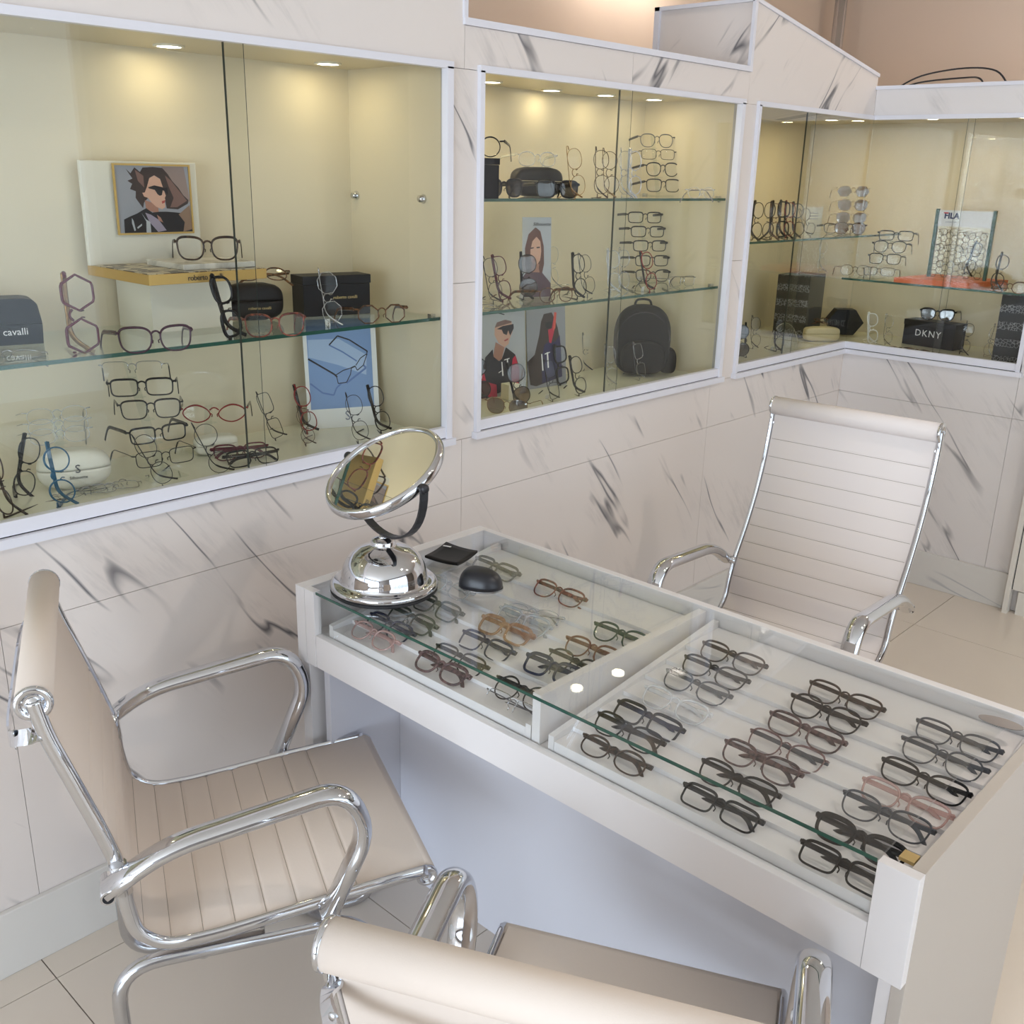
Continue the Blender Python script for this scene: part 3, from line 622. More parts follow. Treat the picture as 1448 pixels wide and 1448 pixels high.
# ------------------------------------------------------------------ eyewear
def outline(shape, n=32):
    """(u, v) in -1..1, +u = outer side"""
    out = []
    for i in range(n):
        a = 2*pi*i/n; c, s = cos(a), sin(a)
        def se(e): return (math.copysign(abs(c)**(2/e), c), math.copysign(abs(s)**(2/e), s))
        if shape == 'round': u, v = c, s
        elif shape == 'oval': u, v = se(2.3)
        elif shape == 'rect': u, v = se(4.2); u *= 1+.04*v
        elif shape == 'square': u, v = se(3.6); u *= 1+.09*v
        elif shape == 'cat':
            u, v = se(2.7); v += .20*max(0,u)**2*(1 if v > 0 else .1)-.06*max(0,-u)*(v > 0); u *= 1+.10*v
        elif shape == 'panto': u, v = se(2.5); u *= 1+.12*v
        elif shape == 'hex':
            k = 6; q = (a % (2*pi/k))-pi/k; r = cos(pi/k)/cos(q)*1.06; u, v = r*c, r*s
        elif shape == 'octa':
            k = 8; q = ((a+pi/8) % (2*pi/k))-pi/k; r = cos(pi/k)/cos(q)*1.04; u, v = r*c, r*s
        elif shape == 'aviator': u, v = se(2.4); u = u*(1+.06*v)-.08*(1-v)*.5; v = v if v > 0 else v*1.05
        elif shape == 'leaf': u, v = se(1.75); v += .10*u
        out.append((u, v))
    return out
def xy_curve(x): return 1.05*x*x
FRAME_CACHE = {}
def frame_meshes(style):
    if style in FRAME_CACHE: return FRAME_CACHE[style]
    shape, hw, hh, rw, dp, fm, tm, lm, kind = STYLES[style]
    half = .0685; cx = max(.0335, hw+.0085); half = max(half, cx+hw+rw+.002)
    zc = hh+rw; zh = zc+hh*.62
    f = MB(); O = outline(shape)
    lens = []
    for s in (1, -1):
        ring = [Vector((s*(cx+u*hw), 0, zc+v*hh)) for u, v in O]
        for p in ring: p.y = xy_curve(p.x)
        if kind == 'full':
            k = 8 if rw > .0014 else 6
            rr = rw*.55
            sec = [(rr*1.25*cos(q), dp*.5*sin(q)) for q in [2*pi*i/k+.39 for i in range(k)]]
            # heavier brow
            scl = [1+(.45 if rw > .0016 else .0)*max(0, O[i][1])**2 for i in range(len(ring))]
            f.sweep(ring, sec, up=(0,1,0), closed=True, scale=scl)
        elif kind == 'half':
            idx = [i for i in range(len(O)) if O[i][1] > -.05]; f.sweep([ring[i] for i in idx], [(rw*.6*cos(q), dp*.5*sin(q)) for q in [pi/4*i for i in range(8)]], up=(0,1,0))
        cpt = Vector((s*cx, 0, zc)); vs_ = []
        for rad in (1, .55, 0):
            if rad: vs_ += [(cpt.x+(p.x-cpt.x)*rad, xy_curve(cpt.x+(p.x-cpt.x)*rad)-.0007*(1-rad*rad), cpt.z+(p.z-cpt.z)*rad) for p in ring]
        vs_.append((cpt.x, xy_curve(cpt.x)-.0007, cpt.z)); n = len(ring)
        fs = [(i,(i+1)%n,(i+1)%n+n,i+n) for i in range(n)]+[(i+n,(i+1)%n+n,2*n) for i in range(n)]
        lens.append(MB().add(vs_, fs, 0, True).mesh('lens', [lm]))
        # end piece to the hinge
        xo = max(p.x*s for p in ring if p.z > zc); r2 = max(rw*.7, .0009)
        f.sweep([(s*(xo-.001), xy_curve(xo)-.0003, zh-.001), (s*half, xy_curve(half)-.001, zh), (s*(half+.0008), xy_curve(half)+.004, zh)], [(r2*1.1*cos(q), r2*1.5*sin(q)) for q in [pi/3*i for i in range(6)]], up=(0,0,1))
    # bridge
    xi = cx-hw; zb = zc+hh*.50; r2 = max(rw*.62, .0009)
    f.sweep([(-xi-.001, .0008, zb-.002), (-xi*.5, -.0005, zb+.0025), (0, -.001, zb+.0035), (xi*.5, -.0005, zb+.0025), (xi+.001, .0008, zb-.002)], [(r2*1.2*cos(q), r2*1.5*sin(q)) for q in [pi/3*i for i in range(6)]], up=(0,1,0))
    for s in (-1, 1):   # nose pads
        f.sweep([(s*(xi-.0005), .002, zc+.000), (s*(xi-.0035), .006, zc-.003), (s*(xi-.0025), .007, zc-.008)], [(.0011*cos(q), .0014*sin(q)) for q in [pi/2*i for i in range(4)]], up=(0,1,0))
    fmsh = f.mesh('front', [fm])
    t = MB(); thick = rw > .0014
    a_, b_ = (.0013, .0030+rw*.35) if thick else (.0008, .0011)
    pts = smooth_curve([(0,0,0),(0,.03,.0005),(0,.07,0),(0,.100,-.001),(0,.118,-.010),(0,.136,-.030),(0,.140,-.036)], 4); n = len(pts)
    sc_ = [(1.15-.25*i/n if i < n*.6 else .95) if thick else (1 if i < n*.58 else 1.9) for i in range(n)]
    t.sweep(pts, [(a_*cos(q), b_*sin(q)) for q in [2*pi*i/8 for i in range(8)]], up=(0,0,1), scale=sc_)
    tmsh = t.mesh('temple', [tm])
    FRAME_CACHE[style] = (fmsh, lens[0], lens[1], tmsh, half, zh); return FRAME_CACHE[style]
def eyewear(pose, x, y, z, yaw, tilt, style, label, group, name='spectacles', cat='spectacles', tagw=0, scale=1.0):
    fm, l0, l1, tm, half, zh = frame_meshes(style); hh_ = STYLES[style][2]
    Rz = Matrix.Rotation(R(yaw), 4, 'Z'); fold_l = fold_r = 0
    if pose == 'face': Mx = Rz @ Matrix.Rotation(R(-tilt), 4, 'X'); fold_l, fold_r = 4, -4
    elif pose == 'hang': Mx = Rz @ Matrix.Rotation(R(-tilt), 4, 'X'); fold_l, fold_r = 2, -2
    elif pose == 'fold': Mx = Rz @ Matrix.Rotation(R(-tilt), 4, 'X'); fold_l, fold_r = -86, 82
    elif pose == 'stand':
        St = basis((hh_*.9,0,half+.0035), (0,0,1), (0,1,0), (-1,0,0)); fold_l, fold_r = 2, 84
        Mx = Rz @ Matrix.Rotation(R(-tilt), 4, 'Y') @ St
    elif pose == 'stand_r':   # brow towards the other side
        St = basis((-hh_*.9,0,half+.0035), (0,0,-1), (0,1,0), (1,0,0)); fold_l, fold_r = -84, -2
        Mx = Rz @ Matrix.Rotation(R(-tilt), 4, 'Y') @ St
    elif pose == 'invert':
        Mx = Rz @ Matrix.Rotation(R(180-tilt), 4, 'Y') @ Matrix.Translation((0,0,-zh-.012)) if False else Rz @ Matrix.Translation((0,0,zh+.006)) @ Matrix.Rotation(R(180),4,'Y') @ Matrix.Rotation(R(-tilt),4,'X'); fold_l, fold_r = -80, 78
    elif pose == 'flat': Mx = Rz @ Matrix.Translation((0,0,.004)) @ Matrix.Rotation(R(-78), 4, 'X'); fold_l, fold_r = -86, 82
    M = Matrix.Translation((x,y,z)) @ Mx
    if scale != 1: M = M @ Matrix.Scale(scale, 4)
    t = thing(name, label, cat, group=group, M=M)
    link('front', fm, t); link('lens', l0, t); link('lens', l1, t)
    link('temple', tm, t, Matrix.Translation((-half, xy_curve(half)+.003, zh)) @ Matrix.Rotation(R(fold_l), 4, 'Z'))
    link('temple', tm, t, Matrix.Translation((half, xy_curve(half)+(.003 if abs(fold_r) < 40 else .007), zh)) @ Matrix.Rotation(R(fold_r), 4, 'Z'))
    if tagw:
        g = MB().box((-.012,0,-.006),(.012,.0006,.006)); part('price_tag', g, 'tag_white', t, Matrix.Translation((half-.004 if tagw > 0 else -half+.004,.05,zh-.004)) @ Matrix.Rotation(R(35*tagw),4,'Z'), label='small white price tag')
    return t
# name: (shape, half width, half height, rim, depth, frame, temple, lens, kind)
STYLES = {
 'black_rect': ('rect',.0265,.0175,.0024,.0032,'eyewear_black','eyewear_black','lens_clear','full'),
 'black_thin_rect': ('rect',.0265,.0165,.0014,.0022,'eyewear_gunmetal','eyewear_black','lens_clear','full'),
 'black_square': ('square',.0265,.0205,.0022,.0032,'eyewear_black','eyewear_black','lens_clear','full'),
 'black_bold': ('square',.027,.021,.0038,.0045,'eyewear_black','eyewear_black','lens_clear','full'),
 'black_bold_cat': ('cat',.027,.0185,.0040,.0045,'eyewear_black','eyewear_black','lens_clear','full'),
 'black_cat': ('cat',.027,.0200,.0022,.0032,'eyewear_black','eyewear_black','lens_clear','full'),
 'black_round': ('round',.0245,.0235,.0020,.003,'eyewear_black','eyewear_black','lens_clear','full'),
 'black_panto': ('panto',.0255,.0220,.0022,.003,'eyewear_matt_black','eyewear_matt_black','lens_clear','full'),
 'black_wire_round': ('round',.0240,.0235,.0011,.0018,'eyewear_gunmetal','eyewear_matt_black','lens_clear','full'),
 'black_wire_oval': ('oval',.0255,.0205,.0012,.0018,'eyewear_gunmetal','eyewear_matt_black','lens_clear','full'),
 'black_oval': ('oval',.0265,.0195,.0019,.003,'eyewear_black','eyewear_black','lens_clear','full'),
 'silver_rimless': ('oval',.0260,.0170,.0010,.0016,'eyewear_crystal','eyewear_silver','lens_clear','full'),
 'rimless_dark': ('rect',.0260,.0160,.0009,.0012,'eyewear_silver','eyewear_gunmetal','lens_clear','rimless'),
 'silver_wire': ('oval',.0255,.0185,.0011,.0016,'eyewear_silver','eyewear_silver','lens_clear','full'),
 'silver_rect': ('rect',.0260,.0165,.0012,.0018,'eyewear_silver','eyewear_steel_grey','lens_clear','full'),
 'silver_half': ('rect',.0265,.0170,.0014,.002,'eyewear_silver','eyewear_steel_grey','lens_clear','half'),
 'gold_wire': ('oval',.0260,.0215,.0012,.0018,'eyewear_gold','eyewear_gold','lens_clear','full'),
 'gold_round': ('round',.0240,.0230,.0012,.0018,'eyewear_bronze','eyewear_gold','lens_clear','full'),
 'bronze_oval': ('oval',.0250,.0215,.0014,.002,'eyewear_bronze','eyewear_dark_brown','lens_clear','full'),
 'silver_hex': ('octa',.0250,.0225,.0013,.0018,'eyewear_silver','eyewear_silver','lens_clear','full'),
 'tortoise_oval': ('oval',.0250,.0205,.0020,.003,'eyewear_tortoise','eyewear_tortoise','lens_clear','full'),
 'tortoise_octa': ('octa',.0255,.0215,.0022,.003,'eyewear_tortoise','eyewear_tortoise','lens_clear','full'),
 'tortoise_round': ('panto',.0250,.0220,.0024,.003,'eyewear_tortoise','eyewear_tortoise','lens_clear','full'),
 'red_tortoise_cat': ('cat',.0275,.0240,.0026,.0036,'eyewear_red_tortoise','eyewear_red_tortoise','lens_clear','full'),
 'havana_cat': ('cat',.0275,.0245,.0030,.004,'eyewear_havana','eyewear_havana','lens_clear','full'),
 'purple_cat': ('cat',.0290,.0240,.0026,.0034,'eyewear_dark_purple','eyewear_dark_purple','lens_clear','full'),
 'burgundy_hex': ('hex',.0280,.0270,.0030,.0038,'eyewear_burgundy','eyewear_gold','lens_clear','full'),
 'red_leaf': ('leaf',.0285,.0185,.0020,.0028,'eyewear_red','eyewear_black','lens_clear','full'),
 'red_oval': ('oval',.0260,.0200,.0020,.0028,'eyewear_red','eyewear_black','lens_clear','full'),
 'red_cat': ('cat',.0265,.0190,.0020,.0028,'eyewear_burgundy','eyewear_burgundy','lens_clear','full'),
 'blue_round': ('round',.0245,.0235,.0022,.003,'eyewear_blue','eyewear_blue','lens_clear','full'),
 'white_cat': ('cat',.0265,.0210,.0030,.004,'eyewear_white_frame','eyewear_white_frame','lens_clear','full'),
 'brown_cat': ('cat',.0270,.0205,.0022,.0032,'eyewear_havana','eyewear_havana','lens_clear','full'),
 'brown_oval': ('oval',.0265,.0180,.0022,.003,'eyewear_havana','eyewear_havana','lens_clear','full'),
 'red_brown_cat': ('cat',.0270,.0205,.0024,.0034,'eyewear_red_tortoise','eyewear_red_tortoise','lens_clear','full'),
 'mauve_cat': ('cat',.0270,.0205,.0024,.0034,'eyewear_mauve','eyewear_mauve','lens_clear','full'),
 'pink_cat': ('cat',.0270,.0205,.0026,.0034,'eyewear_crystal_pink','eyewear_crystal_pink','lens_clear','full'),
 'pink_grey_cat': ('cat',.0270,.0205,.0018,.0028,'eyewear_crystal_rose','eyewear_grey','lens_clear','full'),
 'rose_round': ('panto',.0250,.0200,.0026,.0036,'eyewear_crystal_pink','eyewear_crystal_pink','lens_clear','full'),
 'crystal_cat': ('cat',.0270,.0205,.0026,.0036,'eyewear_crystal_white','eyewear_crystal_white','lens_clear','full'),
 'crystal_square': ('square',.0270,.0210,.0034,.0045,'eyewear_crystal','eyewear_crystal','lens_clear','full'),
 'crystal_oval': ('oval',.0260,.0205,.0018,.0028,'eyewear_crystal','eyewear_crystal','lens_clear','full'),
 'smoke_square': ('square',.0270,.0200,.0032,.0045,'eyewear_crystal_smoke','eyewear_crystal_smoke','lens_clear','full'),
 'amber_square': ('square',.0265,.0205,.0042,.005,'eyewear_crystal_amber','eyewear_crystal_amber','lens_clear','full'),
 'olive_square': ('square',.0265,.0205,.0028,.0038,'eyewear_olive','eyewear_olive','lens_clear','full'),
 'green_round': ('panto',.0250,.0210,.0024,.0034,'eyewear_dark_green','eyewear_dark_green','lens_clear','full'),
 'orange_round': ('panto',.0250,.0210,.0024,.0034,'eyewear_orange_brown','eyewear_orange_brown','lens_clear','full'),
 'navy_square': ('square',.0265,.0205,.0026,.0036,'eyewear_navy','eyewear_navy','lens_clear','full'),
 'navy_bold': ('square',.0265,.0205,.0038,.0045,'eyewear_navy','eyewear_navy','lens_clear','full'),
 'grey_round': ('panto',.0255,.0215,.0018,.003,'eyewear_grey','eyewear_grey','lens_clear','full'),
 'grey_cat': ('cat',.0270,.0205,.0020,.003,'eyewear_grey','eyewear_grey','lens_clear','full'),
 'black_blue_rect': ('rect',.0275,.0190,.0030,.004,'eyewear_matt_black','eyewear_navy','lens_clear','full'),
 'brown_bold': ('cat',.0265,.0195,.0036,.0045,'eyewear_mauve','eyewear_mauve','lens_clear','full'),
 'sun_black': ('square',.0270,.0210,.0036,.0045,'eyewear_black','eyewear_black','lens_grey','full'),
 'sun_black_cat': ('cat',.0270,.0220,.0038,.0045,'eyewear_black','eyewear_black','lens_grey','full'),
 'sun_round': ('round',.0260,.0250,.0018,.003,'eyewear_black','eyewear_black','lens_grey','full'),
 'sun_smoke_oval': ('oval',.0255,.0260,.0016,.003,'eyewear_black','eyewear_black','lens_brown','full'),
 'sun_brown': ('panto',.0265,.0240,.0018,.003,'eyewear_dark_brown','eyewear_dark_brown','lens_brown','full'),
 'sun_violet': ('hex',.0275,.0225,.0014,.002,'eyewear_gold','eyewear_gold','lens_smoke','full'),
 'sun_drop': ('aviator',.0265,.0220,.0014,.002,'eyewear_gold','eyewear_gold','lens_smoke','full'),
}
def riser(p_bottom, p_top, label, pegs):
    """slim clear acrylic stand behind a column of spectacles"""
    b_, t_ = Vector(p_bottom), Vector(p_top)
    th = thing('acrylic_riser', label, 'display stand', b_)
    d = t_-b_
    part('upright', MB().sweep([(0,.014,.002),(d.x,d.y+.014,d.z+.02)], [(-.010,-.0015),(.010,-.0015),(.010,.0015),(-.010,.0015)], up=(0,1,0), smooth=False), 'acrylic', th)
    part('foot_plate', MB().box((-.045,-.02,0),(.045,.06,.003)), 'acrylic', th)
    for q in pegs:
        q = Vector(q)-b_; part('peg', MB().box((q.x-.010,q.y-.004,q.z-.003),(q.x+.010,q.y+.015,q.z)), 'acrylic', th)
    return th

EYEWEAR = [
('flat',0.7320,1.9906,1.2455,-30,0,'silver_wire','gold and silver wire spectacles lying by the black case at the frame edge','spectacles on the glass shelf of the first case',{}),
('stand',0.8889,1.9760,1.2455,-16,1,'burgundy_hex','burgundy hexagonal spectacles standing on end with gold temples','spectacles on the glass shelf of the first case',{'scale': 1.15}),
('face',0.9808,1.8808,1.2455,-16,6,'purple_cat','dark purple squared spectacles below the gold plinth','spectacles on the glass shelf of the first case',{'scale': 1.02}),
('stand',1.2002,1.9358,1.2455,-28,12,'black_bold_cat','black bold spectacles standing on end beside the black clutch case','spectacles on the glass shelf of the first case',{'tagw': -1, 'scale': 1.02}),
('face',1.2739,1.9032,1.2455,-20,6,'red_tortoise_cat','reddish tortoise spectacles in front of the black clutch case','spectacles on the glass shelf of the first case',{}),
('stand',1.4606,1.9330,1.2455,-30,8,'silver_hex','silver wire spectacles standing on end before the black gift box','spectacles on the glass shelf of the first case',{'tagw': -1}),
('face',1.5903,1.9217,1.2455,-20,6,'tortoise_octa','tortoise geometric spectacles with white tag beside the black gift box','spectacles on the glass shelf of the first case',{}),
('hang',1.0422,2.1200,1.1524,-30,10,'silver_half','thin silver and black spectacles hung topmost in the column of the first case','column of spectacles in the first case',{}),
('hang',1.0509,2.1000,1.1117,-28,8,'black_rect','black rectangular spectacles second from top in the column of the first case','column of spectacles in the first case',{'scale': 1.05}),
('hang',1.0574,2.0800,1.0630,-24,6,'black_square','black squared spectacles third in the column of the first case','column of spectacles in the first case',{}),
('hang',1.0605,2.0600,1.0129,-8,4,'black_rect','black rectangular spectacles fourth in the column of the first case','column of spectacles in the first case',{}),
('hang',1.0673,2.0500,0.9614,-8,4,'black_thin_rect','slim black spectacles lowest in the column of the first case','column of spectacles in the first case',{'scale': 1.05}),
('face',0.8434,2.3813,0.9305,-60,5,'black_round','dark round spectacles at the frame edge behind the others in the first case','spectacles on the floor of the first case',{'scale': 1.0}),
('stand',0.7023,1.9998,0.9305,-60,8,'brown_oval','dark spectacles standing on end at the bottom corner of the first case','spectacles on the floor of the first case',{}),
('stand',0.7712,2.1021,0.9305,-20,-14,'black_oval','dark oval spectacles standing on end between the frame edge and white case','spectacles on the floor of the first case',{}),
('stand',0.8123,1.9883,0.9305,-34,3,'blue_round','blue round spectacles standing on end before the white soft case','spectacles on the floor of the first case',{'scale': 1.0}),
('flat',0.8833,2.0389,0.9305,-8,0,'silver_wire','silver wire spectacles lying flat, first of the heap by the track','spectacles on the floor of the first case',{}),
('flat',0.9316,2.0422,0.9305,-14,0,'silver_rect','steel spectacles lying flat, middle of the heap by the track','spectacles on the floor of the first case',{}),
('flat',0.9749,2.0517,0.9305,6,0,'rimless_dark','rimless spectacles lying flat, last of the heap by the track','spectacles on the floor of the first case',{}),
('stand',1.0430,1.9896,0.9305,-20,24,'black_wire_oval','thin black spectacles standing on end before the column in the first case','spectacles on the floor of the first case',{}),
('hang',1.2585,2.1600,1.0085,-34,6,'red_leaf','red pointed spectacles resting on the small white case','spectacles on the floor of the first case',{'scale': 1.12}),
('stand',1.1813,1.9824,0.9305,-22,22,'black_wire_round','thin black round spectacles standing on end under the red pair','spectacles on the floor of the first case',{'scale': 1.05}),
('fold',1.2744,2.0761,0.9305,-22,30,'red_cat','red and tortoise spectacles lying folded behind the pane edge','spectacles on the floor of the first case',{}),
('fold',1.2718,2.0117,0.9305,-12,40,'black_square','black and grey spectacles lying folded across the pane edge','spectacles on the floor of the first case',{}),
('stand',1.4489,2.1657,0.9305,-22,18,'black_thin_rect','black rectangular spectacles leaning on end beside the pane edge','spectacles on the floor of the first case',{}),
('stand',1.5508,2.1652,0.9305,-25,12,'red_oval','red spectacles standing on end in front of the blue poster','spectacles on the floor of the first case',{'tagw': -1}),
('stand',1.4277,2.0083,0.9305,-30,10,'bronze_oval','thin brown spectacles standing on end before the red pair','spectacles on the floor of the first case',{'scale': 0.75}),
('stand',1.5863,1.9958,0.9305,-30,12,'black_wire_oval','black wire spectacles standing on end behind the make-up mirror','spectacles on the floor of the first case',{}),
('stand',1.7012,2.0429,0.9305,-24,14,'black_oval','dark oval spectacles leaning on end against the blue poster corner','spectacles on the floor of the first case',{}),
('face',2.0375,1.9494,1.5365,-8,4,'sun_black_cat','black sunglasses in front of the black cube box','spectacles on the upper shelf of the second case',{'tagw': -1}),
('face',2.1882,1.8907,1.5365,-20,4,'sun_black','black sunglasses with green mark beside the rounded clutch case','spectacles on the upper shelf of the second case',{}),
('stand',2.2192,1.8339,1.5365,-20,12,'gold_wire','gold wire spectacles standing on end after the black sunglasses','spectacles on the upper shelf of the second case',{}),
('stand',2.3803,1.8861,1.5365,-40,4,'bronze_oval','bronze spectacles standing on end, second on the upper shelf','spectacles on the upper shelf of the second case',{}),
('stand',2.4280,1.8850,1.5365,-30,8,'gold_round','round gold spectacles standing on end, third on the upper shelf','spectacles on the upper shelf of the second case',{}),
('stand',2.4867,1.8835,1.5365,-52,4,'silver_wire','silver spectacles standing on end, fourth on the upper shelf','spectacles on the upper shelf of the second case',{}),
('stand',2.5334,1.8824,1.5365,-20,4,'crystal_oval','clear oval spectacles standing on end behind the pane edge','spectacles on the upper shelf of the second case',{}),
('fold',2.8712,1.8743,1.5365,-8,10,'silver_rimless','clear rimless spectacles lying beside the upper column of the second case','spectacles on the upper shelf of the second case',{}),
('hang',3.0341,2.1800,1.6939,-30,8,'grey_round','dark grey round spectacles topmost in the upper column of the second case','upper column of spectacles in the second case',{}),
('hang',3.0330,2.1700,1.6549,-30,8,'black_thin_rect','thin dark spectacles second in the upper column of the second case','upper column of spectacles in the second case',{}),
('hang',3.0506,2.1600,1.5997,-30,6,'black_panto','grey rounded spectacles third in the upper column of the second case','upper column of spectacles in the second case',{}),
('hang',3.0469,2.1500,1.5485,-30,6,'black_square','dark squared spectacles lowest in the upper column of the second case','upper column of spectacles in the second case',{}),
('stand',2.1105,2.1222,1.2455,-20,10,'black_round','black spectacles standing on end at the near jamb of the second case','spectacles on the lower shelf of the second case',{}),
('flat',1.9661,1.9548,1.2455,-10,0,'silver_rect','dark wire spectacles lying flat at the near jamb of the second case','spectacles on the lower shelf of the second case',{}),
('stand',2.1047,2.0248,1.2455,-22,14,'black_wire_oval','thin black spectacles standing on end before the portrait card','spectacles on the lower shelf of the second case',{}),
('stand',2.1626,2.0437,1.2455,-24,14,'red_cat','dark red thin spectacles standing on end beside the portrait card','spectacles on the lower shelf of the second case',{}),
('stand',2.2409,2.0292,1.2455,-36,4,'sun_smoke_oval','brown sunglasses standing on end in front of the portrait card','spectacles on the lower shelf of the second case',{'tagw': -1}),
('stand',2.5482,2.2062,1.2455,-60,2,'silver_rimless','rimless clear spectacles standing on end behind the portrait card','spectacles on the lower shelf of the second case',{}),
('face',2.2677,1.9478,1.2455,-12,6,'tortoise_oval','dark tortoise spectacles at the foot of the portrait card','spectacles on the lower shelf of the second case',{}),
('stand',2.3844,1.9482,1.2455,-24,8,'black_oval','bold black spectacles standing on end in the middle of the lower shelf','spectacles on the lower shelf of the second case',{}),
('stand',2.4671,1.9772,1.2455,-14,16,'black_wire_oval','thin black spectacles standing on end behind the bold black pair','spectacles on the lower shelf of the second case',{}),
('stand',2.6062,1.9949,1.2455,-40,6,'crystal_oval','clear spectacles standing on end just behind the pane edge','spectacles on the lower shelf of the second case',{}),
('stand',2.6643,2.0026,1.2455,-30,4,'silver_wire','silver wire spectacles standing on end at the foot of the lower column','spectacles on the lower shelf of the second case',{}),
('stand',2.7470,1.9453,1.2455,-20,18,'red_oval','pinkish red spectacles crossed on end before the lower column','spectacles on the lower shelf of the second case',{'tagw': -1}),
('face',2.9753,1.9940,1.2455,-10,4,'silver_rect','thin silver spectacles near the far end of the lower shelf','spectacles on the lower shelf of the second case',{}),
('hang',2.9918,2.1800,1.4438,-30,4,'black_rect','black spectacles topmost in the lower column of the second case','lower column of spectacles in the second case',{}),
('hang',3.0000,2.1700,1.3964,-30,4,'black_rect','thin black spectacles second in the lower column of the second case','lower column of spectacles in the second case',{}),
('hang',3.0041,2.1600,1.3487,-30,4,'black_rect','black rectangular spectacles third in the lower column of the second case','lower column of spectacles in the second case',{}),
('hang',3.0087,2.1500,1.2983,-30,4,'black_rect','black rectangular spectacles fourth in the lower column of the second case','lower column of spectacles in the second case',{}),
('hang',3.0051,2.1400,1.2455,-30,4,'black_cat','half black spectacles lowest in the lower column of the second case','lower column of spectacles in the second case',{}),
('stand',2.2003,2.1637,0.9305,-26,12,'sun_round','black round sunglasses standing on end before the hooded man poster','eyewear on the floor of the second case',{'scale': 1.05}),
('stand',2.2347,2.0286,0.9305,-26,16,'sun_smoke_oval','brown smoked sunglasses standing on end between the two posters','eyewear on the floor of the second case',{'tagw': -1, 'scale': 1.05}),
('face',2.1066,1.9895,0.9305,-62,6,'sun_drop','pale sunglasses with brown lens at the front track of the second case','eyewear on the floor of the second case',{}),
('stand',2.3530,2.0061,0.9305,-22,14,'black_thin_rect','black narrow spectacles standing on end before the navy poster','eyewear on the floor of the second case',{'tagw': -1}),
('stand',2.5679,2.1547,0.9305,-24,10,'black_bold','bold black spectacles standing on end beside the navy poster','eyewear on the floor of the second case',{}),
('stand',2.4829,2.0052,0.9305,-20,16,'black_oval','black oval spectacles leaning on end in the middle of the case floor','eyewear on the floor of the second case',{}),
('stand',2.8142,2.2616,0.9305,-40,4,'rimless_dark','rimless spectacles with dark tips standing on end by the back wall','eyewear on the floor of the second case',{}),
('stand',2.6837,2.0417,0.9305,-30,8,'silver_wire','silver spectacles standing on end before the black backpack','eyewear on the floor of the second case',{'scale': 1.05}),
('stand',2.8424,2.0355,0.9305,-20,14,'silver_rect','steel spectacles leaning on end against the backpack pocket','eyewear on the floor of the second case',{}),
('stand',3.3699,1.9536,1.3865,-34,0,'black_oval','black oval spectacles standing on end, first of the row on the corner shelf','spectacles on the upper shelf of the corner case',{}),
('stand_r',3.4450,1.9593,1.3865,-44,0,'black_oval','black oval spectacles standing on end, second of the row on the corner shelf','spectacles on the upper shelf of the corner case',{}),
('stand',3.4838,1.9405,1.3865,-40,4,'tortoise_oval','brown oval spectacles standing on end, third of the row on the corner shelf','spectacles on the upper shelf of the corner case',{}),
('stand',3.5994,1.9728,1.3865,-60,2,'black_bold','heavy black spectacles standing on end beside the red pair','spectacles on the upper shelf of the corner case',{}),
('stand',3.6255,1.9604,1.3865,-44,4,'red_oval','red patterned spectacles standing on end on the corner shelf','spectacles on the upper shelf of the corner case',{}),
('stand',3.6693,1.9396,1.3865,-30,10,'black_panto','black spectacles leaning on end just before the pane edge of the corner case','spectacles on the upper shelf of the corner case',{}),
('stand',3.8703,1.9853,1.3865,-16,34,'black_wire_round','thin dark round spectacles leaning on end beside the white card','spectacles on the upper shelf of the corner case',{}),
('face',4.1923,2.0418,1.3865,-52,4,'black_cat','dark spectacles facing out beneath the column of sunglasses','spectacles on the upper shelf of the corner case',{}),
('hang',4.2573,2.0300,1.5361,-55,4,'sun_violet','violet winged sunglasses topmost in the corner column','column of sunglasses in the corner case',{'name': 'sunglasses'}),
('hang',4.2454,2.0200,1.4820,-55,4,'sun_drop','pale violet sunglasses second in the corner column','column of sunglasses in the corner case',{'name': 'sunglasses'}),
('hang',4.2260,2.0100,1.4308,-55,4,'sun_drop','smoky sunglasses third in the corner column','column of sunglasses in the corner case',{'name': 'sunglasses'}),
('hang',4.2049,2.0000,1.3856,-55,4,'sun_brown','brown sunglasses lowest in the corner column','column of sunglasses in the corner case',{'name': 'sunglasses'}),
('stand_r',3.4958,2.0417,0.9305,-40,6,'sun_round','black sunglasses standing on end at the jamb of the corner case','eyewear on the floor of the corner case',{'name': 'sunglasses'}),
('stand',3.7576,2.1295,0.9305,-34,6,'black_wire_oval','thin black spectacles standing on end beside the jamb sunglasses','eyewear on the floor of the corner case',{}),
('stand',3.7715,2.0295,0.9305,-34,4,'black_oval','dark spectacles standing inside the clear dome','eyewear on the floor of the corner case',{'tagw': -1}),
('fold',4.2986,2.1361,0.9880,-45,60,'tortoise_oval','tortoise spectacles lying folded on the cream hard case','eyewear on the floor of the corner case',{}),
('hang',4.2500,1.8171,1.3691,-72,4,'black_rect','black rectangular spectacles topmost in the short wall column','column of spectacles in the short wall case',{'scale': 1.08}),
('hang',4.2400,1.8328,1.3200,-72,4,'black_panto','dark rounded spectacles second in the short wall column','column of spectacles in the short wall case',{'scale': 1.05}),
('hang',4.2300,1.8430,1.2737,-72,4,'black_square','dark squared spectacles third in the short wall column','column of spectacles in the short wall case',{}),
('hang',4.2200,1.8564,1.2268,-72,4,'black_thin_rect','black spectacles lowest in the short wall column','column of spectacles in the short wall case',{}),
('stand',4.2484,2.1267,1.2185,-60,2,'silver_rimless','clear rimless spectacles standing on end above the crackled box','spectacles on the shelf of the short wall case',{}),
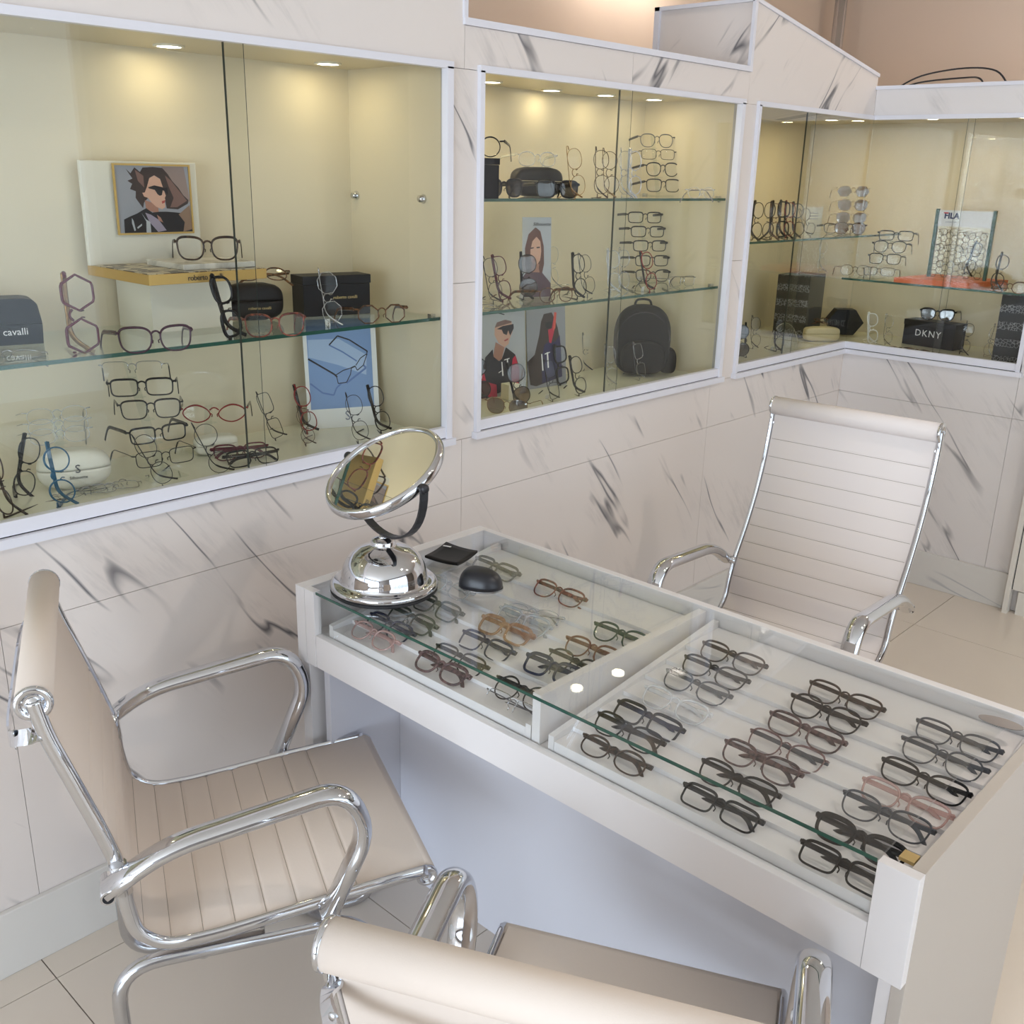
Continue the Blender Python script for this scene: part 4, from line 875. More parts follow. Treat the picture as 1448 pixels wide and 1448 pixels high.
('face',4.2170,1.9606,1.2185,-60,4,'bronze_oval','brown patterned spectacles lying open beside the short wall column','spectacles on the shelf of the short wall case',{}),
('stand',4.4053,1.5584,1.2405,-64,-12,'black_rect','tortoise and black spectacles standing on end on the orange plinth','spectacles on the shelf of the short wall case',{}),
('stand',4.1201,1.3451,1.2185,-88,-6,'black_panto','black spectacles standing on end beside the green post','spectacles on the shelf of the short wall case',{}),
('face',4.0545,1.2769,1.2185,-84,4,'tortoise_oval','brown tortoise spectacles at the end of the short wall shelf','spectacles on the shelf of the short wall case',{}),
('stand',4.2933,1.8662,0.9305,-46,8,'white_cat','white cat-eye spectacles standing on end in the short wall case','spectacles on the floor of the short wall case',{}),
('stand',4.2867,1.7997,0.9305,-40,4,'silver_wire','wire spectacles standing on end beside the white cat-eye pair','spectacles on the floor of the short wall case',{}),
('flat',4.1961,1.7107,0.9305,-70,0,'tortoise_oval','brown tortoise spectacles lying flat, first before the lettered box','spectacles on the floor of the short wall case',{}),
('flat',4.1907,1.6483,0.9305,-86,0,'tortoise_octa','brown tortoise spectacles lying flat, second before the lettered box','spectacles on the floor of the short wall case',{}),
('flat',4.1854,1.5872,0.9305,-100,0,'gold_wire','gold wire spectacles lying flat, third before the lettered box','spectacles on the floor of the short wall case',{}),
('stand',4.3064,1.4894,0.9305,-70,-4,'black_wire_oval','thin dark spectacles standing on end beside the lettered box','spectacles on the floor of the short wall case',{}),
('stand',4.3107,1.4004,0.9305,-96,-10,'silver_wire','silver spectacles standing on end beside the far crackled box','spectacles on the floor of the short wall case',{}),
('fold',1.5049,1.4678,0.7450,-90,54,'smoke_square','smoke grey spectacles partly under the black rounded mouse','spectacles in the mirror-side tray of the desk',{}),
('fold',1.5017,1.2760,0.7450,-90,54,'red_brown_cat','reddish brown spectacles alone at the rear of the mirror-side tray','spectacles in the mirror-side tray of the desk',{}),
('fold',1.4044,1.2525,0.7370,-74,54,'silver_rimless','rimless spectacles with crossed dark temples and gold bridge','spectacles in the mirror-side tray of the desk',{}),
('fold',1.3671,1.2551,0.7290,-88,54,'crystal_square','thick clear grey spectacles between the amber and the rimless pairs','spectacles in the mirror-side tray of the desk',{}),
('fold',1.3224,1.2615,0.7210,-88,54,'amber_square','thick amber see-through spectacles in the mirror-side tray','spectacles in the mirror-side tray of the desk',{}),
('fold',1.4406,1.0608,0.7370,-86,54,'green_round','dark green rounded spectacles against the desk divider','spectacles in the mirror-side tray of the desk',{}),
('fold',1.3633,1.0683,0.7290,-86,54,'orange_round','orange brown rounded spectacles against the desk divider','spectacles in the mirror-side tray of the desk',{}),
('fold',1.3055,1.0650,0.7210,-88,54,'black_panto','black rounded spectacles against the desk divider','spectacles in the mirror-side tray of the desk',{}),
('fold',1.2634,1.0802,0.7210,-86,54,'navy_bold','bold dark blue spectacles overlapping the black rounded pair','spectacles in the mirror-side tray of the desk',{}),
('fold',1.2590,1.2522,0.7130,-88,54,'navy_square','navy spectacles with crossed temples in the mirror-side tray','spectacles in the mirror-side tray of the desk',{}),
('fold',1.1905,1.2563,0.7050,-88,54,'black_square','black spectacles just behind the green glass edge','spectacles in the mirror-side tray of the desk',{}),
('fold',1.1420,1.2548,0.7050,-90,54,'brown_bold','bold purple brown spectacles in the front row of the mirror-side tray','spectacles in the mirror-side tray of the desk',{}),
('fold',1.1420,1.0665,0.7050,-90,54,'silver_half','clear and silver spectacles in the front row near the divider','spectacles in the mirror-side tray of the desk',{}),
('fold',1.1762,1.0774,0.7050,-86,54,'black_round','black round spectacles touching the divider behind the front pane','spectacles in the mirror-side tray of the desk',{}),
('fold',1.3021,1.4393,0.7210,-90,54,'olive_square','grey green spectacles close beside the mirror base','spectacles in the mirror-side tray of the desk',{}),
('fold',1.2320,1.4423,0.7130,-90,54,'olive_square','olive spectacles in front of the mirror base','spectacles in the mirror-side tray of the desk',{}),
('fold',1.1887,1.4603,0.7050,-90,54,'navy_square','navy and red spectacles under the mirror base edge','spectacles in the mirror-side tray of the desk',{}),
('fold',1.1420,1.4523,0.7050,-90,54,'rose_round','pale pink spectacles in the front corner below the mirror','spectacles in the mirror-side tray of the desk',{}),
('fold',1.3833,1.4889,0.7290,-90,54,'crystal_oval','small clear spectacles with gold temple beside the dome of the mirror','spectacles in the mirror-side tray of the desk',{}),
('fold',1.5053,0.8540,0.7450,-90,54,'brown_cat','dark brown cat-eye spectacles at the rear of the first column','first column of spectacles in the near tray',{}),
('fold',1.4466,0.8540,0.7370,-90,54,'black_cat','black cat-eye spectacles second from the rear of the first column','first column of spectacles in the near tray',{}),
('fold',1.3877,0.8537,0.7290,-90,54,'grey_cat','dark grey spectacles just behind the clear pair of the first column','first column of spectacles in the near tray',{}),
('fold',1.3178,0.8500,0.7210,-90,54,'crystal_cat','colourless clear spectacles in the first column','first column of spectacles in the near tray',{}),
('fold',1.2567,0.8620,0.7130,-90,54,'black_blue_rect','black and blue heavy spectacles just before the clear pair','first column of spectacles in the near tray',{}),
('fold',1.1987,0.8609,0.7130,-90,54,'black_cat','black spectacles under the green glass edge in the first column','first column of spectacles in the near tray',{}),
('fold',1.1420,0.8439,0.7050,-90,54,'brown_oval','brown marbled spectacles at the front of the first column','first column of spectacles in the near tray',{}),
('fold',1.5073,0.6326,0.7450,-90,54,'brown_cat','brown black spectacles at the rear of the middle column','middle column of spectacles in the near tray',{}),
('fold',1.4501,0.6378,0.7370,-90,54,'black_panto','black green rounded spectacles second in the middle column','middle column of spectacles in the near tray',{}),
('fold',1.3855,0.6402,0.7290,-90,54,'mauve_cat','mauve brown spectacles third in the middle column','middle column of spectacles in the near tray',{}),
('fold',1.3243,0.6402,0.7210,-90,54,'pink_grey_cat','thin pinkish grey spectacles fourth in the middle column','middle column of spectacles in the near tray',{}),
('fold',1.2639,0.6514,0.7210,-90,54,'mauve_cat','mottled red mauve spectacles fifth in the middle column','middle column of spectacles in the near tray',{}),
('fold',1.2018,0.6534,0.7130,-90,54,'black_cat','black spectacles under the green glass edge in the middle column','middle column of spectacles in the near tray',{}),
('fold',1.1420,0.6444,0.7050,-90,54,'black_rect','black rectangular spectacles in the front row of the middle column','middle column of spectacles in the near tray',{}),
('fold',1.5135,0.4439,0.7450,-90,54,'grey_cat','slate grey spectacles at the rear of the end column','end column of spectacles in the near tray',{}),
('fold',1.4532,0.4428,0.7370,-90,54,'grey_round','grey rounded spectacles second in the end column','end column of spectacles in the near tray',{}),
('fold',1.3850,0.4427,0.7290,-90,54,'black_cat','black spectacles third in the end column','end column of spectacles in the near tray',{}),
('fold',1.3205,0.4436,0.7210,-90,54,'pink_cat','clear pink spectacles fourth in the end column','end column of spectacles in the near tray',{}),
('fold',1.2675,0.4491,0.7210,-90,54,'grey_cat','dark slate spectacles fifth in the end column','end column of spectacles in the near tray',{}),
('fold',1.1991,0.4544,0.7130,-90,54,'black_bold_cat','heavy black cat-eye spectacles beside the white corner post','end column of spectacles in the near tray',{}),
('fold',1.1420,0.4473,0.7050,-90,54,'black_rect','black rectangular spectacles in the front row by the corner post','end column of spectacles in the near tray',{}),
]
for (po,x,y,z,yw,tl,st_,lb,gr,ex) in EYEWEAR:
    nm = ex.pop('name', 'sunglasses' if st_.startswith('sun') else 'spectacles')
    eyewear(po,x,y,z,yw,tl,st_,lb,gr,name=nm,cat=nm,**ex)
# ------------------------------------------------------------------ props
def mapped(M): return M
def printed(parent, M, polys, name='print', w=1, h=1, step=.00012):
    """flat printed shapes: polys = [(points, ink)], points in 0..1 of the sheet, y up"""
    inks = []
    mb = MB()
    for k, (pts, ink) in enumerate(polys):
        if ink not in inks: inks.append(ink)
        q = .0002+k*step; mb.add([(u*w, v*h, q) for u, v in pts], [tuple(range(len(pts)))], inks.index(ink))
    return part(name, mb, inks, parent, M)
def crop(pts, x0, y0, x1, y1): return [(min(1,max(0,(x-x0)/(x1-x0))), min(1,max(0,1-(y-y0)/(y1-y0)))) for x, y in pts]
# framed portrait and roof of the gold plinth
st = thing('brand_stand', 'gold-edged plinth with pale back board and marble slab on the glass shelf', 'display stand', (1.17,2.15,SH1))
I = Matrix.Translation((-1.17,-2.15,-SH1))
part('pedestal', MB().box((1.10,2.12,SH1),(1.30,2.275,1.362)), 'box_pale' if 'box_pale' in MATS else 'case_white', st, I)
part('plinth', MB().box((1.035,1.995,1.3625),(1.318,2.27,1.384), bev=.0008), 'gold_plate', st, I)
part('patterned_top', MB().box((1.037,1.997,1.3843),(1.316,2.24,1.3856)), 'zebra_print', st, I)
part('marble_slab', MB().box((1.135,2.03,1.3858),(1.312,2.19,1.398), bev=.001), 'slab_marble', st, I)
part('back_board', MB().box((1.030,2.245,1.3845),(1.305,2.257,1.605), bev=.001), 'case_white', st, I)
text_mesh('lettering', 'roberto cavalli', .0165, 'print_dark', st, I @ basis((1.165,1.9940,1.373),(1,0,0),(0,0,1),(0,-1,0)), .0002, .9)
pf = thing('framed_portrait', 'small gold-framed portrait of a woman in dark sunglasses, hair blowing', 'picture', (1.0975,2.238,1.4485))
Wd, Ht = .186, .152
fr = MB()
for a, b in (((0,-.0045,0),(Wd,.0,.004)),((0,-.0045,Ht-.004),(Wd,0,Ht)),((0,-.0045,.004),(.004,0,Ht-.004)),((Wd-.004,-.0045,.004),(Wd,0,Ht-.004))): fr.box(a, b)
part('frame', fr, 'gold_plate', pf); part('sheet', MB().box((.004,-.0012,.004),(Wd-.004,-.0002,Ht-.004)), 'ink_sky', pf)
c = lambda p: crop(p, 175, 125, 1195, 1035)
hairpts = [(330,170),(390,230),(450,150),(520,210),(560,150),(700,140),(830,150),(900,230),(960,330),(1040,420),(1100,520),(1172,590),(1160,640),(1010,720),(850,705),(830,560),(820,420),(790,300),(710,252),(640,290),(600,400),(600,560),(540,620),(520,700),(430,560),(440,470),(365,440),(400,370),(340,330),(410,300)]
polys = [([(0,0),(1,0),(1,1),(0,1)],'ink_sky'), (c([(820,130),(1135,130),(1200,600),(1150,640),(900,330)]),'ink_taupe'), (c(hairpts),'ink_hair'), (c([(860,250),(940,320),(1090,520),(1150,600),(1000,690),(900,690),(960,560),(900,400)]),'ink_hair_light'), (c([(450,180),(560,260),(560,420),(480,330)]),'ink_hair_light'),
 (c([(550,590),(640,620),(730,690),(730,780),(560,720)]),'ink_skin_shadow'), (c([(600,400),(640,290),(710,254),(785,300),(820,420),(850,530),(832,560),(838,585),(828,620),(828,690),(780,715),(700,680),(640,620),(600,560),(545,540),(525,490),(560,485)]),'ink_skin'), (c([(785,605),(835,590),(825,625),(790,640)]),'ink_lips'),
 (c([(610,415),(700,388),(800,410),(845,425),(880,410),(880,520),(840,470),(812,455),(795,520),(765,530),(735,510),(700,450),(620,430)]),'ink_black'),
 (c([(245,850),(330,810),(430,770),(510,725),(560,700),(640,760),(740,750),(850,750),(960,760),(1040,770),(1180,720),(1215,1035),(240,1035)]),'ink_black'), (c([(540,760),(620,790),(720,860),(820,1010),(700,1030),(590,890)]),'ink_lilac'), (c([(700,790),(750,830),(780,900),(720,870)]),'ink_skin_shadow'),
 (c([(490,765),(540,850),(600,890),(600,1035),(535,1035),(545,880)]),'ink_cloud'), (c([(1010,790),(1180,660),(1210,1000),(1060,1035),(1090,900)]),'ink_fur'), (c([(410,960),(480,910),(480,935),(420,980)]),'ink_cloud'), (c([(350,830),(370,870),(390,1000),(370,1010),(345,900)]),'ink_cloud')]
printed(pf, basis((.004,-.0014,.004),(1,0,0),(0,0,1),(0,-1,0)), polys, 'printed_portrait', Wd-.008, Ht-.008)
eyewear('face', 1.222, 2.075, 1.3985, -30, 4, 'havana_cat', 'dark glossy spectacles on the marble slab below the framed portrait', 'spectacles on the glass shelf of the first case')
def rounded_case(label, name, loc, yaw, w, d, h, matn, e=3.2, lid=True, cat='case', tilt=0):
    """hinged case: superelliptic body with a lid seam"""
    t = thing(name, label, cat, loc, R(yaw))
    M = Matrix.Rotation(R(tilt),4,'X')
    def body(z0, z1, k0, k1, seg=36, rings=7):
        mb = MB(); vs_ = []; 
        for r in range(rings+1):
            f = r/rings; zz = z0+(z1-z0)*f
            full = (zz/h-.5)*2; rad = (1-abs(full)**e*.93)**(1/e)
            rad = max(rad, .25)
            for i in range(seg):
                a = 2*pi*i/seg; cc, ss = cos(a), sin(a)
                vs_.append((w/2*rad*math.copysign(abs(cc)**(2/e),cc), d/2*(.55+.45*rad)*math.copysign(abs(ss)**(2/e),ss)*rad**.3, zz))
        mb.add(vs_, [(r*seg+i,r*seg+(i+1)%seg,(r+1)*seg+(i+1)%seg,(r+1)*seg+i) for r in range(rings) for i in range(seg)], 0, True)
        mb.add(vs_[:seg], [tuple(range(seg))[::-1]], 0); mb.add(vs_[-seg:], [tuple(range(seg))], 0); return mb
    part('base_shell', body(0, h*.52, 0, 0), matn, t, M); part('lid', body(h*.535, h, 0, 0), matn, t, M)
    return t
# dark case at the frame edge
t = thing('eyewear_case', 'dark grey hard case with white lettering at the frame edge of the shelf', 'case', (0.7840,2.1808,1.2455), R(-14))
part('base_shell', MB().prism([(-.085,0),(.088,0),(.090,.040),(-.085,.040)], -.035, .035, M=Matrix.Rotation(R(90),4,'X')), 'leather_black', t)
part('lid', MB().prism([(-.085,.0415),(.090,.0415),(.084,.080),(.076,.089),(.06,.092),(-.085,.092)], -.035, .035, M=Matrix.Rotation(R(90),4,'X')), 'leather_black', t)
text_mesh('lettering', 'cavalli', .020, 'print_white', t, basis((.038,-.0356,.026),(1,0,0),(0,0,1),(0,-1,0)))
# black clutch case with gold lettering
cl = rounded_case('black rounded clutch case with small gold lettering on the glass shelf', 'eyewear_case', (1.3866,2.1676,1.2455), -20, .150, .05, .088, 'leather_black')
text_mesh('lettering', 'roberto cavalli', .0095, 'print_gold', cl, basis((.012,-.0258,.030),(1,0,0),(0,0,1),(0,-1,0)))
eyewear('fold', 1.418, 2.160, 1.338, -24, 50, 'tortoise_oval', 'brown spectacles resting on top of the black clutch case', 'spectacles on the glass shelf of the first case')
# black gift box
bx = thing('gift_box', 'black gift box with small gold lettering near the end of the first shelf', 'box', (1.5972,2.1063,1.2455), R(-12))
part('box_body', MB().box((-.092,-.0,0),(.092,.07,.078), bev=.001), 'box_black', bx); part('box_lid', MB().box((-.094,-.002,.0785),(.094,.072,.100), bev=.001), 'box_black', bx)
text_mesh('lettering', 'roberto cavalli', .0115, 'print_gold', bx, basis((.022,-.0005,.045),(1,0,0),(0,0,1),(0,-1,0)))
# blue poster leaning in the corner
P0 = Vector((1.570,2.215,.9305)); P1 = Vector((1.752,2.135,.9305)); ux = (P1-P0).normalized(); back = Vector((-ux.y,ux.x,0)); up = (Vector((0,0,1))+back*.12).normalized(); nn = ux.cross(up)
po = thing('poster', 'blue poster of rimmed spectacles with white border in the first case', 'poster', M=basis(P0, ux, up, nn))
PW, PH = (P1-P0).length, .30
part('board', MB().box((0,0,-.003),(PW,PH,0)), 'poster_white', po)
cc = lambda p: crop(p, 165, 480, 730, 1260)
def strip(pts, w_):
    out = []
    for i in range(len(pts)-1):
        (x0,y0),(x1,y1) = pts[i], pts[i+1]; dx, dy = x1-x0, y1-y0; l = math.hypot(dx,dy) or 1; nx, ny = -dy/l*w_, dx/l*w_
        out.append([(x0+nx,y0+ny),(x1+nx,y1+ny),(x1-nx,y1-ny),(x0-nx,y0-ny)])
    return out
polys = [([(.05,.175),(.93,.175),(.93,.97),(.05,.97)],'blue_sheet'), (cc([(200,640),(440,640),(650,760),(640,900),(420,820),(200,760)]),'blue_light')]
for ln, w_, ink in (([(200,940),(290,1010),(375,1030),(400,980),(440,950)],6,'blue_deep'),([(480,950),(560,900),(640,850),(620,830)],7,'blue_deep'),([(360,680),(460,730),(570,800)],5,'blue_deep'),([(195,770),(390,885),(410,905)],6,'ink_black'),([(430,620),(520,650),(658,735),(650,745)],5,'ink_black'),([(430,620),(362,680)],5,'ink_black'),
    ([(405,900),(415,950),(480,945),(515,890),(525,845),(460,860),(400,890)],3.2,'ink_black'),([(525,845),(555,835)],5,'ink_black'),([(555,835),(570,865),(620,830),(655,750),(600,780),(560,830)],3.2,'ink_black')):
    for q in strip(ln, w_): polys.append((cc(q), ink))
printed(po, Matrix.Translation((0,0,.0001)), polys, 'printed_picture', PW, PH, .00002)
text_mesh('lettering', 'S', .036, 'print_grey', po, Matrix.Translation((PW*.55,.030,.0006)))
# white soft cases in the first window
wc = rounded_case('white soft case with small dark logo on the first case floor', 'eyewear_case', (0.8928,2.1265,0.9305), -18, .150, .07, .085, 'case_white', 2.6)
text_mesh('lettering', 'S', .026, 'print_dark', wc, basis((.004,-.0362,.048),(1,0,0),(0,0,1),(0,-1,0))); text_mesh('lettering', 'Silhouette', .009, 'print_dark', wc, basis((.004,-.0366,.030),(1,0,0),(0,0,1),(0,-1,0)))
for k_, (zz, yy, lb) in enumerate(((1.020,.02,'rimless clear spectacles lowest above the white soft case'),(1.040,.026,'rimless clear spectacles middle above the white soft case'),(1.062,.032,'rimless clear spectacles topmost above the white soft case'))):
    b0 = Vector((0.8928,2.1265,0.9305)); eyewear('hang', b0.x-.004+.002*k_, b0.y+yy+.02, zz, -14, 14, 'silver_rimless', lb, 'rimless spectacles stacked above the white soft case')
b0 = Vector((0.8928,2.1265,0.9305)); riser((b0.x,b0.y+.045,.9305),(b0.x,b0.y+.052,1.07),'clear acrylic riser behind the white soft case',[(b0.x,b0.y+.045,1.02),(b0.x,b0.y+.05,1.04),(b0.x,b0.y+.055,1.062)])
sm = rounded_case('small white case under the red spectacles', 'eyewear_case', (1.2638,2.1725,0.9305), -12, .105, .05, .045, 'case_white', 4)
# risers behind the columns
def col(label, pts, zfloor):
    p0, p1 = Vector(pts[-1]), Vector(pts[0]); riser((p0.x,p0.y+.008,zfloor),(p1.x,p1.y+.008,p1.z+.02),label,[(p[0],p[1]+.010,p[2]-.0005) for p in pts])
col('clear acrylic riser carrying the column of spectacles in the first case', [(1.0422,2.1200,1.1524),(1.0509,2.1000,1.1117),(1.0574,2.0800,1.0630),(1.0605,2.0600,1.0129),(1.0673,2.0500,0.9614)], .9305)
col('clear acrylic riser carrying the upper column in the second case', [(3.0341,2.1800,1.6939),(3.0330,2.1700,1.6549),(3.0506,2.1600,1.5997),(3.0469,2.1500,1.5485)], 1.5365)
col('clear acrylic riser carrying the lower column in the second case', [(2.9918,2.1800,1.4438),(3.0000,2.1700,1.3964),(3.0041,2.1600,1.3487),(3.0087,2.1500,1.2983),(3.0051,2.1400,1.2455)], 1.2455)
col('clear acrylic riser carrying the sunglasses in the corner case', [(4.2573,2.0300,1.5361),(4.2454,2.0200,1.4820),(4.2260,2.0100,1.4308),(4.2049,2.0000,1.3856)], 1.3865)
col('clear acrylic riser carrying the column in the short wall case', [(4.2500,1.8171,1.3691),(4.2400,1.8328,1.3200),(4.2300,1.8430,1.2737),(4.2200,1.8564,1.2268)], 1.2185)
p_ = Vector((1.2585,2.1600,1.0085)); riser((p_.x,p_.y+.03,.9305),(p_.x,p_.y+.01,p_.z+.02),'short clear acrylic riser carrying the red pointed spectacles',[(p_.x,p_.y+.012,p_.z-.0005)])
# ---- second case props
cbx = thing('cube_box', 'black cube box at the near jamb of the upper shelf', 'box', (1.9130,1.8973,1.5365), R(-6))
part('box_body', MB().box((-.055,0,0),(.045,.08,.082), bev=.001), 'box_black', cbx); part('box_lid', MB().box((-.0565,-.0015,.0825),(.0465,.0815,.098), bev=.001), 'box_black', cbx)
b0 = Vector((1.9130,1.8973,1.5365)); eyewear('face', b0.x-.012, b0.y+.02, 1.6355, -50, 4, 'black_round', 'black round spectacles on top of the black cube box', 'spectacles on the upper shelf of the second case')
rc = rounded_case('black rounded clutch case on the upper shelf of the second case', 'eyewear_case', (2.2966,2.0690,1.5365), -18, .165, .06, .082, 'leather_black')
b0 = Vector((2.2966,2.0690,1.5365)); eyewear('face', b0.x, b0.y-.002, 1.6185, -24, 4, 'crystal_oval', 'clear spectacles on top of the rounded clutch case', 'spectacles on the upper shelf of the second case', scale=.95)
def leaning(label, name, p0, p1, zf, h, matn, lean=.10, cat='poster'):
    P0, P1 = Vector((*p0[:2],zf)), Vector((*p1[:2],zf)); ux = (P1-P0).normalized(); back = Vector((-ux.y,ux.x,0)); up = (Vector((0,0,1))+back*lean).normalized(); nn = ux.cross(up)
    t = thing(name, label, cat, M=basis(P0, ux, up, nn)); W_ = (P1-P0).length
    part('board', MB().box((0,0,-.003),(W_,h,0)), matn, t); return t, W_
# portrait card on the lower shelf
t, W_ = leaning('tall card with a smiling long-haired woman, script lettering on top', 'portrait_card', (2.2822,2.1000,1.2040), (2.3657,2.0600,1.2189), 1.2455, .232, 'ink_cloud', .06)
c = lambda p: crop(p, 560, 90, 850, 900)
polys = [(c([(590,560),(585,400),(620,260),(690,190),(740,230),(775,380),(780,560),(760,660),(720,640),(600,640)]),'ink_auburn'), (c([(640,420),(660,330),(700,285),(740,330),(750,430),(740,520),(700,585),(655,545),(640,470)]),'ink_skin'), (c([(655,560),(730,560),(740,650),(640,660)]),'ink_skin_shadow'), (c([(660,510),(700,520),(690,535),(668,530)]),'ink_lips'), (c([(640,395),(675,390),(672,402),(642,408)]),'ink_hair'), (c([(700,388),(735,384),(735,398),(702,402)]),'ink_hair'), (c([(600,640),(760,650),(850,760),(850,900),(560,900),(560,700)]),'ink_plum'), (c([(600,560),(630,440),(650,560),(640,640)]),'ink_auburn'), (c([(750,440),(778,560),(740,680),(725,600)]),'ink_auburn')]
printed(t, Matrix.Identity(4), polys, 'printed_portrait', W_, .232)
text_mesh('lettering', 'Silhouette', .014, 'print_dark', t, Matrix.Translation((W_*.66,.212,.001)), shear=.3)
# two posters on the floor
t, W_ = leaning('grey poster of a shaven man in sunglasses and black hooded top', 'poster', (2.2044,2.1900,0.9569), (2.3796,2.1600,0.9657), .9305, .265, 'ink_cloud', .08)
c = lambda p: crop(p, 120, 40, 620, 880)
polys = [(c([(285,200),(310,150),(400,130),(470,150),(480,250),(445,320),(430,370),(385,400),(320,350),(280,270)]),'ink_skin'), (c([(285,200),(310,150),(400,130),(470,150),(465,165),(330,190)]),'ink_hair_light'), (c([(290,340),(385,400),(350,520),(300,530),(255,490)]),'ink_skin_shadow'), (c([(305,215),(370,190),(490,178),(492,220),(450,290),(430,235),(412,282),(375,262),(360,225)]),'ink_black'), (c([(380,330),(430,312),(425,330),(390,342)]),'ink_lips'),
 (c([(172,480),(255,408),(262,480),(320,530),(352,510),(400,400),(500,480),(540,600),(540,800),(130,880),(150,600)]),'ink_black'), (c([(125,700),(150,600),(175,720),(285,760),(290,880),(120,880)]),'ink_red'), (c([(470,520),(500,490),(545,640),(525,810),(435,810)]),'ink_red'), (c([(345,540),(355,540),(365,680),(350,680)]),'print_white'), (c([(405,520),(418,520),(425,680),(410,680)]),'print_white'), (c([(375,520),(435,508),(435,516),(375,528)]),'print_white'), (c([(310,640),(345,625),(345,632),(310,648)]),'print_white')]
printed(t, Matrix.Identity(4), polys, 'printed_portrait', W_, .265)
t, W_ = leaning('grey poster of a figure in a navy coat with coral hair streak', 'poster', (2.4193,2.1900,0.9607), (2.5875,2.1700,0.9616), .9305, .262, 'ink_sky', .08)
c = lambda p: crop(p, 615, 20, 1010, 780)
polys = [(c([(610,520),(690,460),(740,280),(760,160),(790,90),(870,80),(900,140),(930,230),(960,400),(970,700),(700,760),(640,740)]),'ink_hair'), (c([(790,380),(830,350),(900,360),(950,300),(970,700),(760,740),(760,500)]),'ink_navy_coat'), (c([(830,240),(870,230),(900,80),(915,100),(895,250),(860,370),(840,360)]),'ink_red'), (c([(895,80),(920,85),(905,230),(880,260)]),'ink_coral'), (c([(800,170),(870,165),(860,225),(810,225)]),'ink_black'), (c([(755,460),(765,460),(775,620),(762,620)]),'print_white'), (c([(810,450),(825,450),(832,600),(818,600)]),'print_white'), (c([(790,460),(845,448),(845,456),(790,470)]),'print_white')]
printed(t, Matrix.Identity(4), polys, 'printed_portrait', W_, .262)
# backpack
bk = thing('backpack', 'rounded black backpack standing at the end of the second case', 'backpack', (2.935,2.12,.9305), R(-48))
def puffy(w, h, d0, d1, cx=0, cz=0, e=3.4, top=1.0):
    mb = MB(); seg = 40; rings = 8; vs_ = []
    for r in range(rings+1):
        f = r/rings; a = -pi/2+pi*f; y = (d0+d1)/2+(d1-d0)/2*sin(a); k = .86+.14*cos(a)
        for i in range(seg):
            q = 2*pi*i/seg; c_, s_ = cos(q), sin(q); ee = e if s_ < 0 else 2.3*top+(.3)
            vs_.append((cx+w/2*k*math.copysign(abs(c_)**(2/ee),c_), y, cz+h/2+h/2*k*math.copysign(abs(s_)**(2/ee),s_)))
    mb.add(vs_, [(r*seg+i,r*seg+(i+1)%seg,(r+1)*seg+(i+1)%seg,(r+1)*seg+i) for r in range(rings) for i in range(seg)], 0, True)
    mb.add(vs_[:seg], [tuple(range(seg))], 0); mb.add(vs_[-seg:], [tuple(range(seg))[::-1]], 0); return mb
part('main_body', puffy(.20,.245,-.045,.045), 'fabric_black', bk); part('front_pocket', puffy(.155,.115,-.075,-.040,0,.012), 'fabric_black', bk); part('side_pocket', puffy(.06,.09,-.03,.035,.095,.006), 'fabric_black', bk)
part('zip', MB().sweep([(.092*cos(a),-.0465+.004*abs(cos(a)),.125+.098*sin(a)) for a in [pi*i/16 for i in range(17)]], [(.002*cos(q),.002*sin(q)) for q in [pi/2*i for i in range(4)]]), 'fabric_grey', bk)
part('top_handle', MB().tube(smooth_curve([(-.03,.03,.234),(-.02,.034,.256),(.02,.034,.256),(.03,.03,.234)],5), .004, 8), 'fabric_black', bk)
# small cream block among the sunglasses
t = thing('display_block', 'small cream block behind the brown smoked sunglasses', 'block', (2.2656,2.1078,0.9305), R(-8)); part('block', MB().box((-.022,-.0,0),(.022,.04,.05), bev=.002), 'card', t)
for ch in list(t.children): ch.name = 'block_body'
# ---- corner case props
def crackled(label, base, yaw, w, d, h):
    t = thing('crackled_box', label, 'box', base, R(yaw)); part('patterned_face', MB().box((0,-.0,0),(w,.003,h)), 'crackle_print', t); part('box_body', MB().box((.0005,.0031,0),(w-.0005,d,h-.0005), bev=.001), 'box_grey', t)
    return t
crackled('tall black box with crackled white pattern at the inner corner', (4.184,2.300,.9305), -82, .148, .20, .270)
crackled('tall black crackled box at the far end of the short wall case', (4.2207,1.3498,0.9305), -86, .15, .12, .272)
hx = thing('hexagonal_box', 'black hexagonal box behind the cream hard case', 'box', (4.4313,2.0882,0.9305), R(-50))
part('box_body', MB().prism([(.065*cos(a)*1.25,.065+.065*sin(a)) for a in [pi/3*i for i in range(6)]], -.02, .05, M=Matrix.Rotation(R(90),4,'X')), 'leather_black', hx)
cr = rounded_case('cream hard spectacle case with rounded corners in the corner case', 'eyewear_case', (4.1936,2.0678,0.9305), -42, .158, .055, .062, 'case_cream', 4.5)
dm = thing('clear_dome', 'clear acrylic dome over dark spectacles in the corner case', 'dome', (3.8135,2.0400,0.9305), 0)
part('shell', MB().lathe([(.060*cos(a), .115*sin(a)) for a in [pi/2*i/14 for i in range(15)]], 40), 'acrylic', dm); part('rim', MB().lathe([(.059,0),(.062,0),(.062,.003),(.059,.003),(.059,0)], 40), 'acrylic', dm)
t = thing('display_card', 'small white card standing behind the spectacles of the corner shelf', 'card', (4.2066,2.1700,1.3583), R(-20)); t.location.z = 1.3865
part('card_sheet', MB().box((-.045,0,0),(.045,.0015,.105)), 'card', t); part('card_foot', MB().box((-.02,.0016,0),(.02,.03,.0015)), 'card', t)
for i_ in range(3): part('printed_rule', MB().box((-.03,-.0004,.055+.012*i_),(.02,-.0001,.057+.012*i_)), 'print_grey', t)
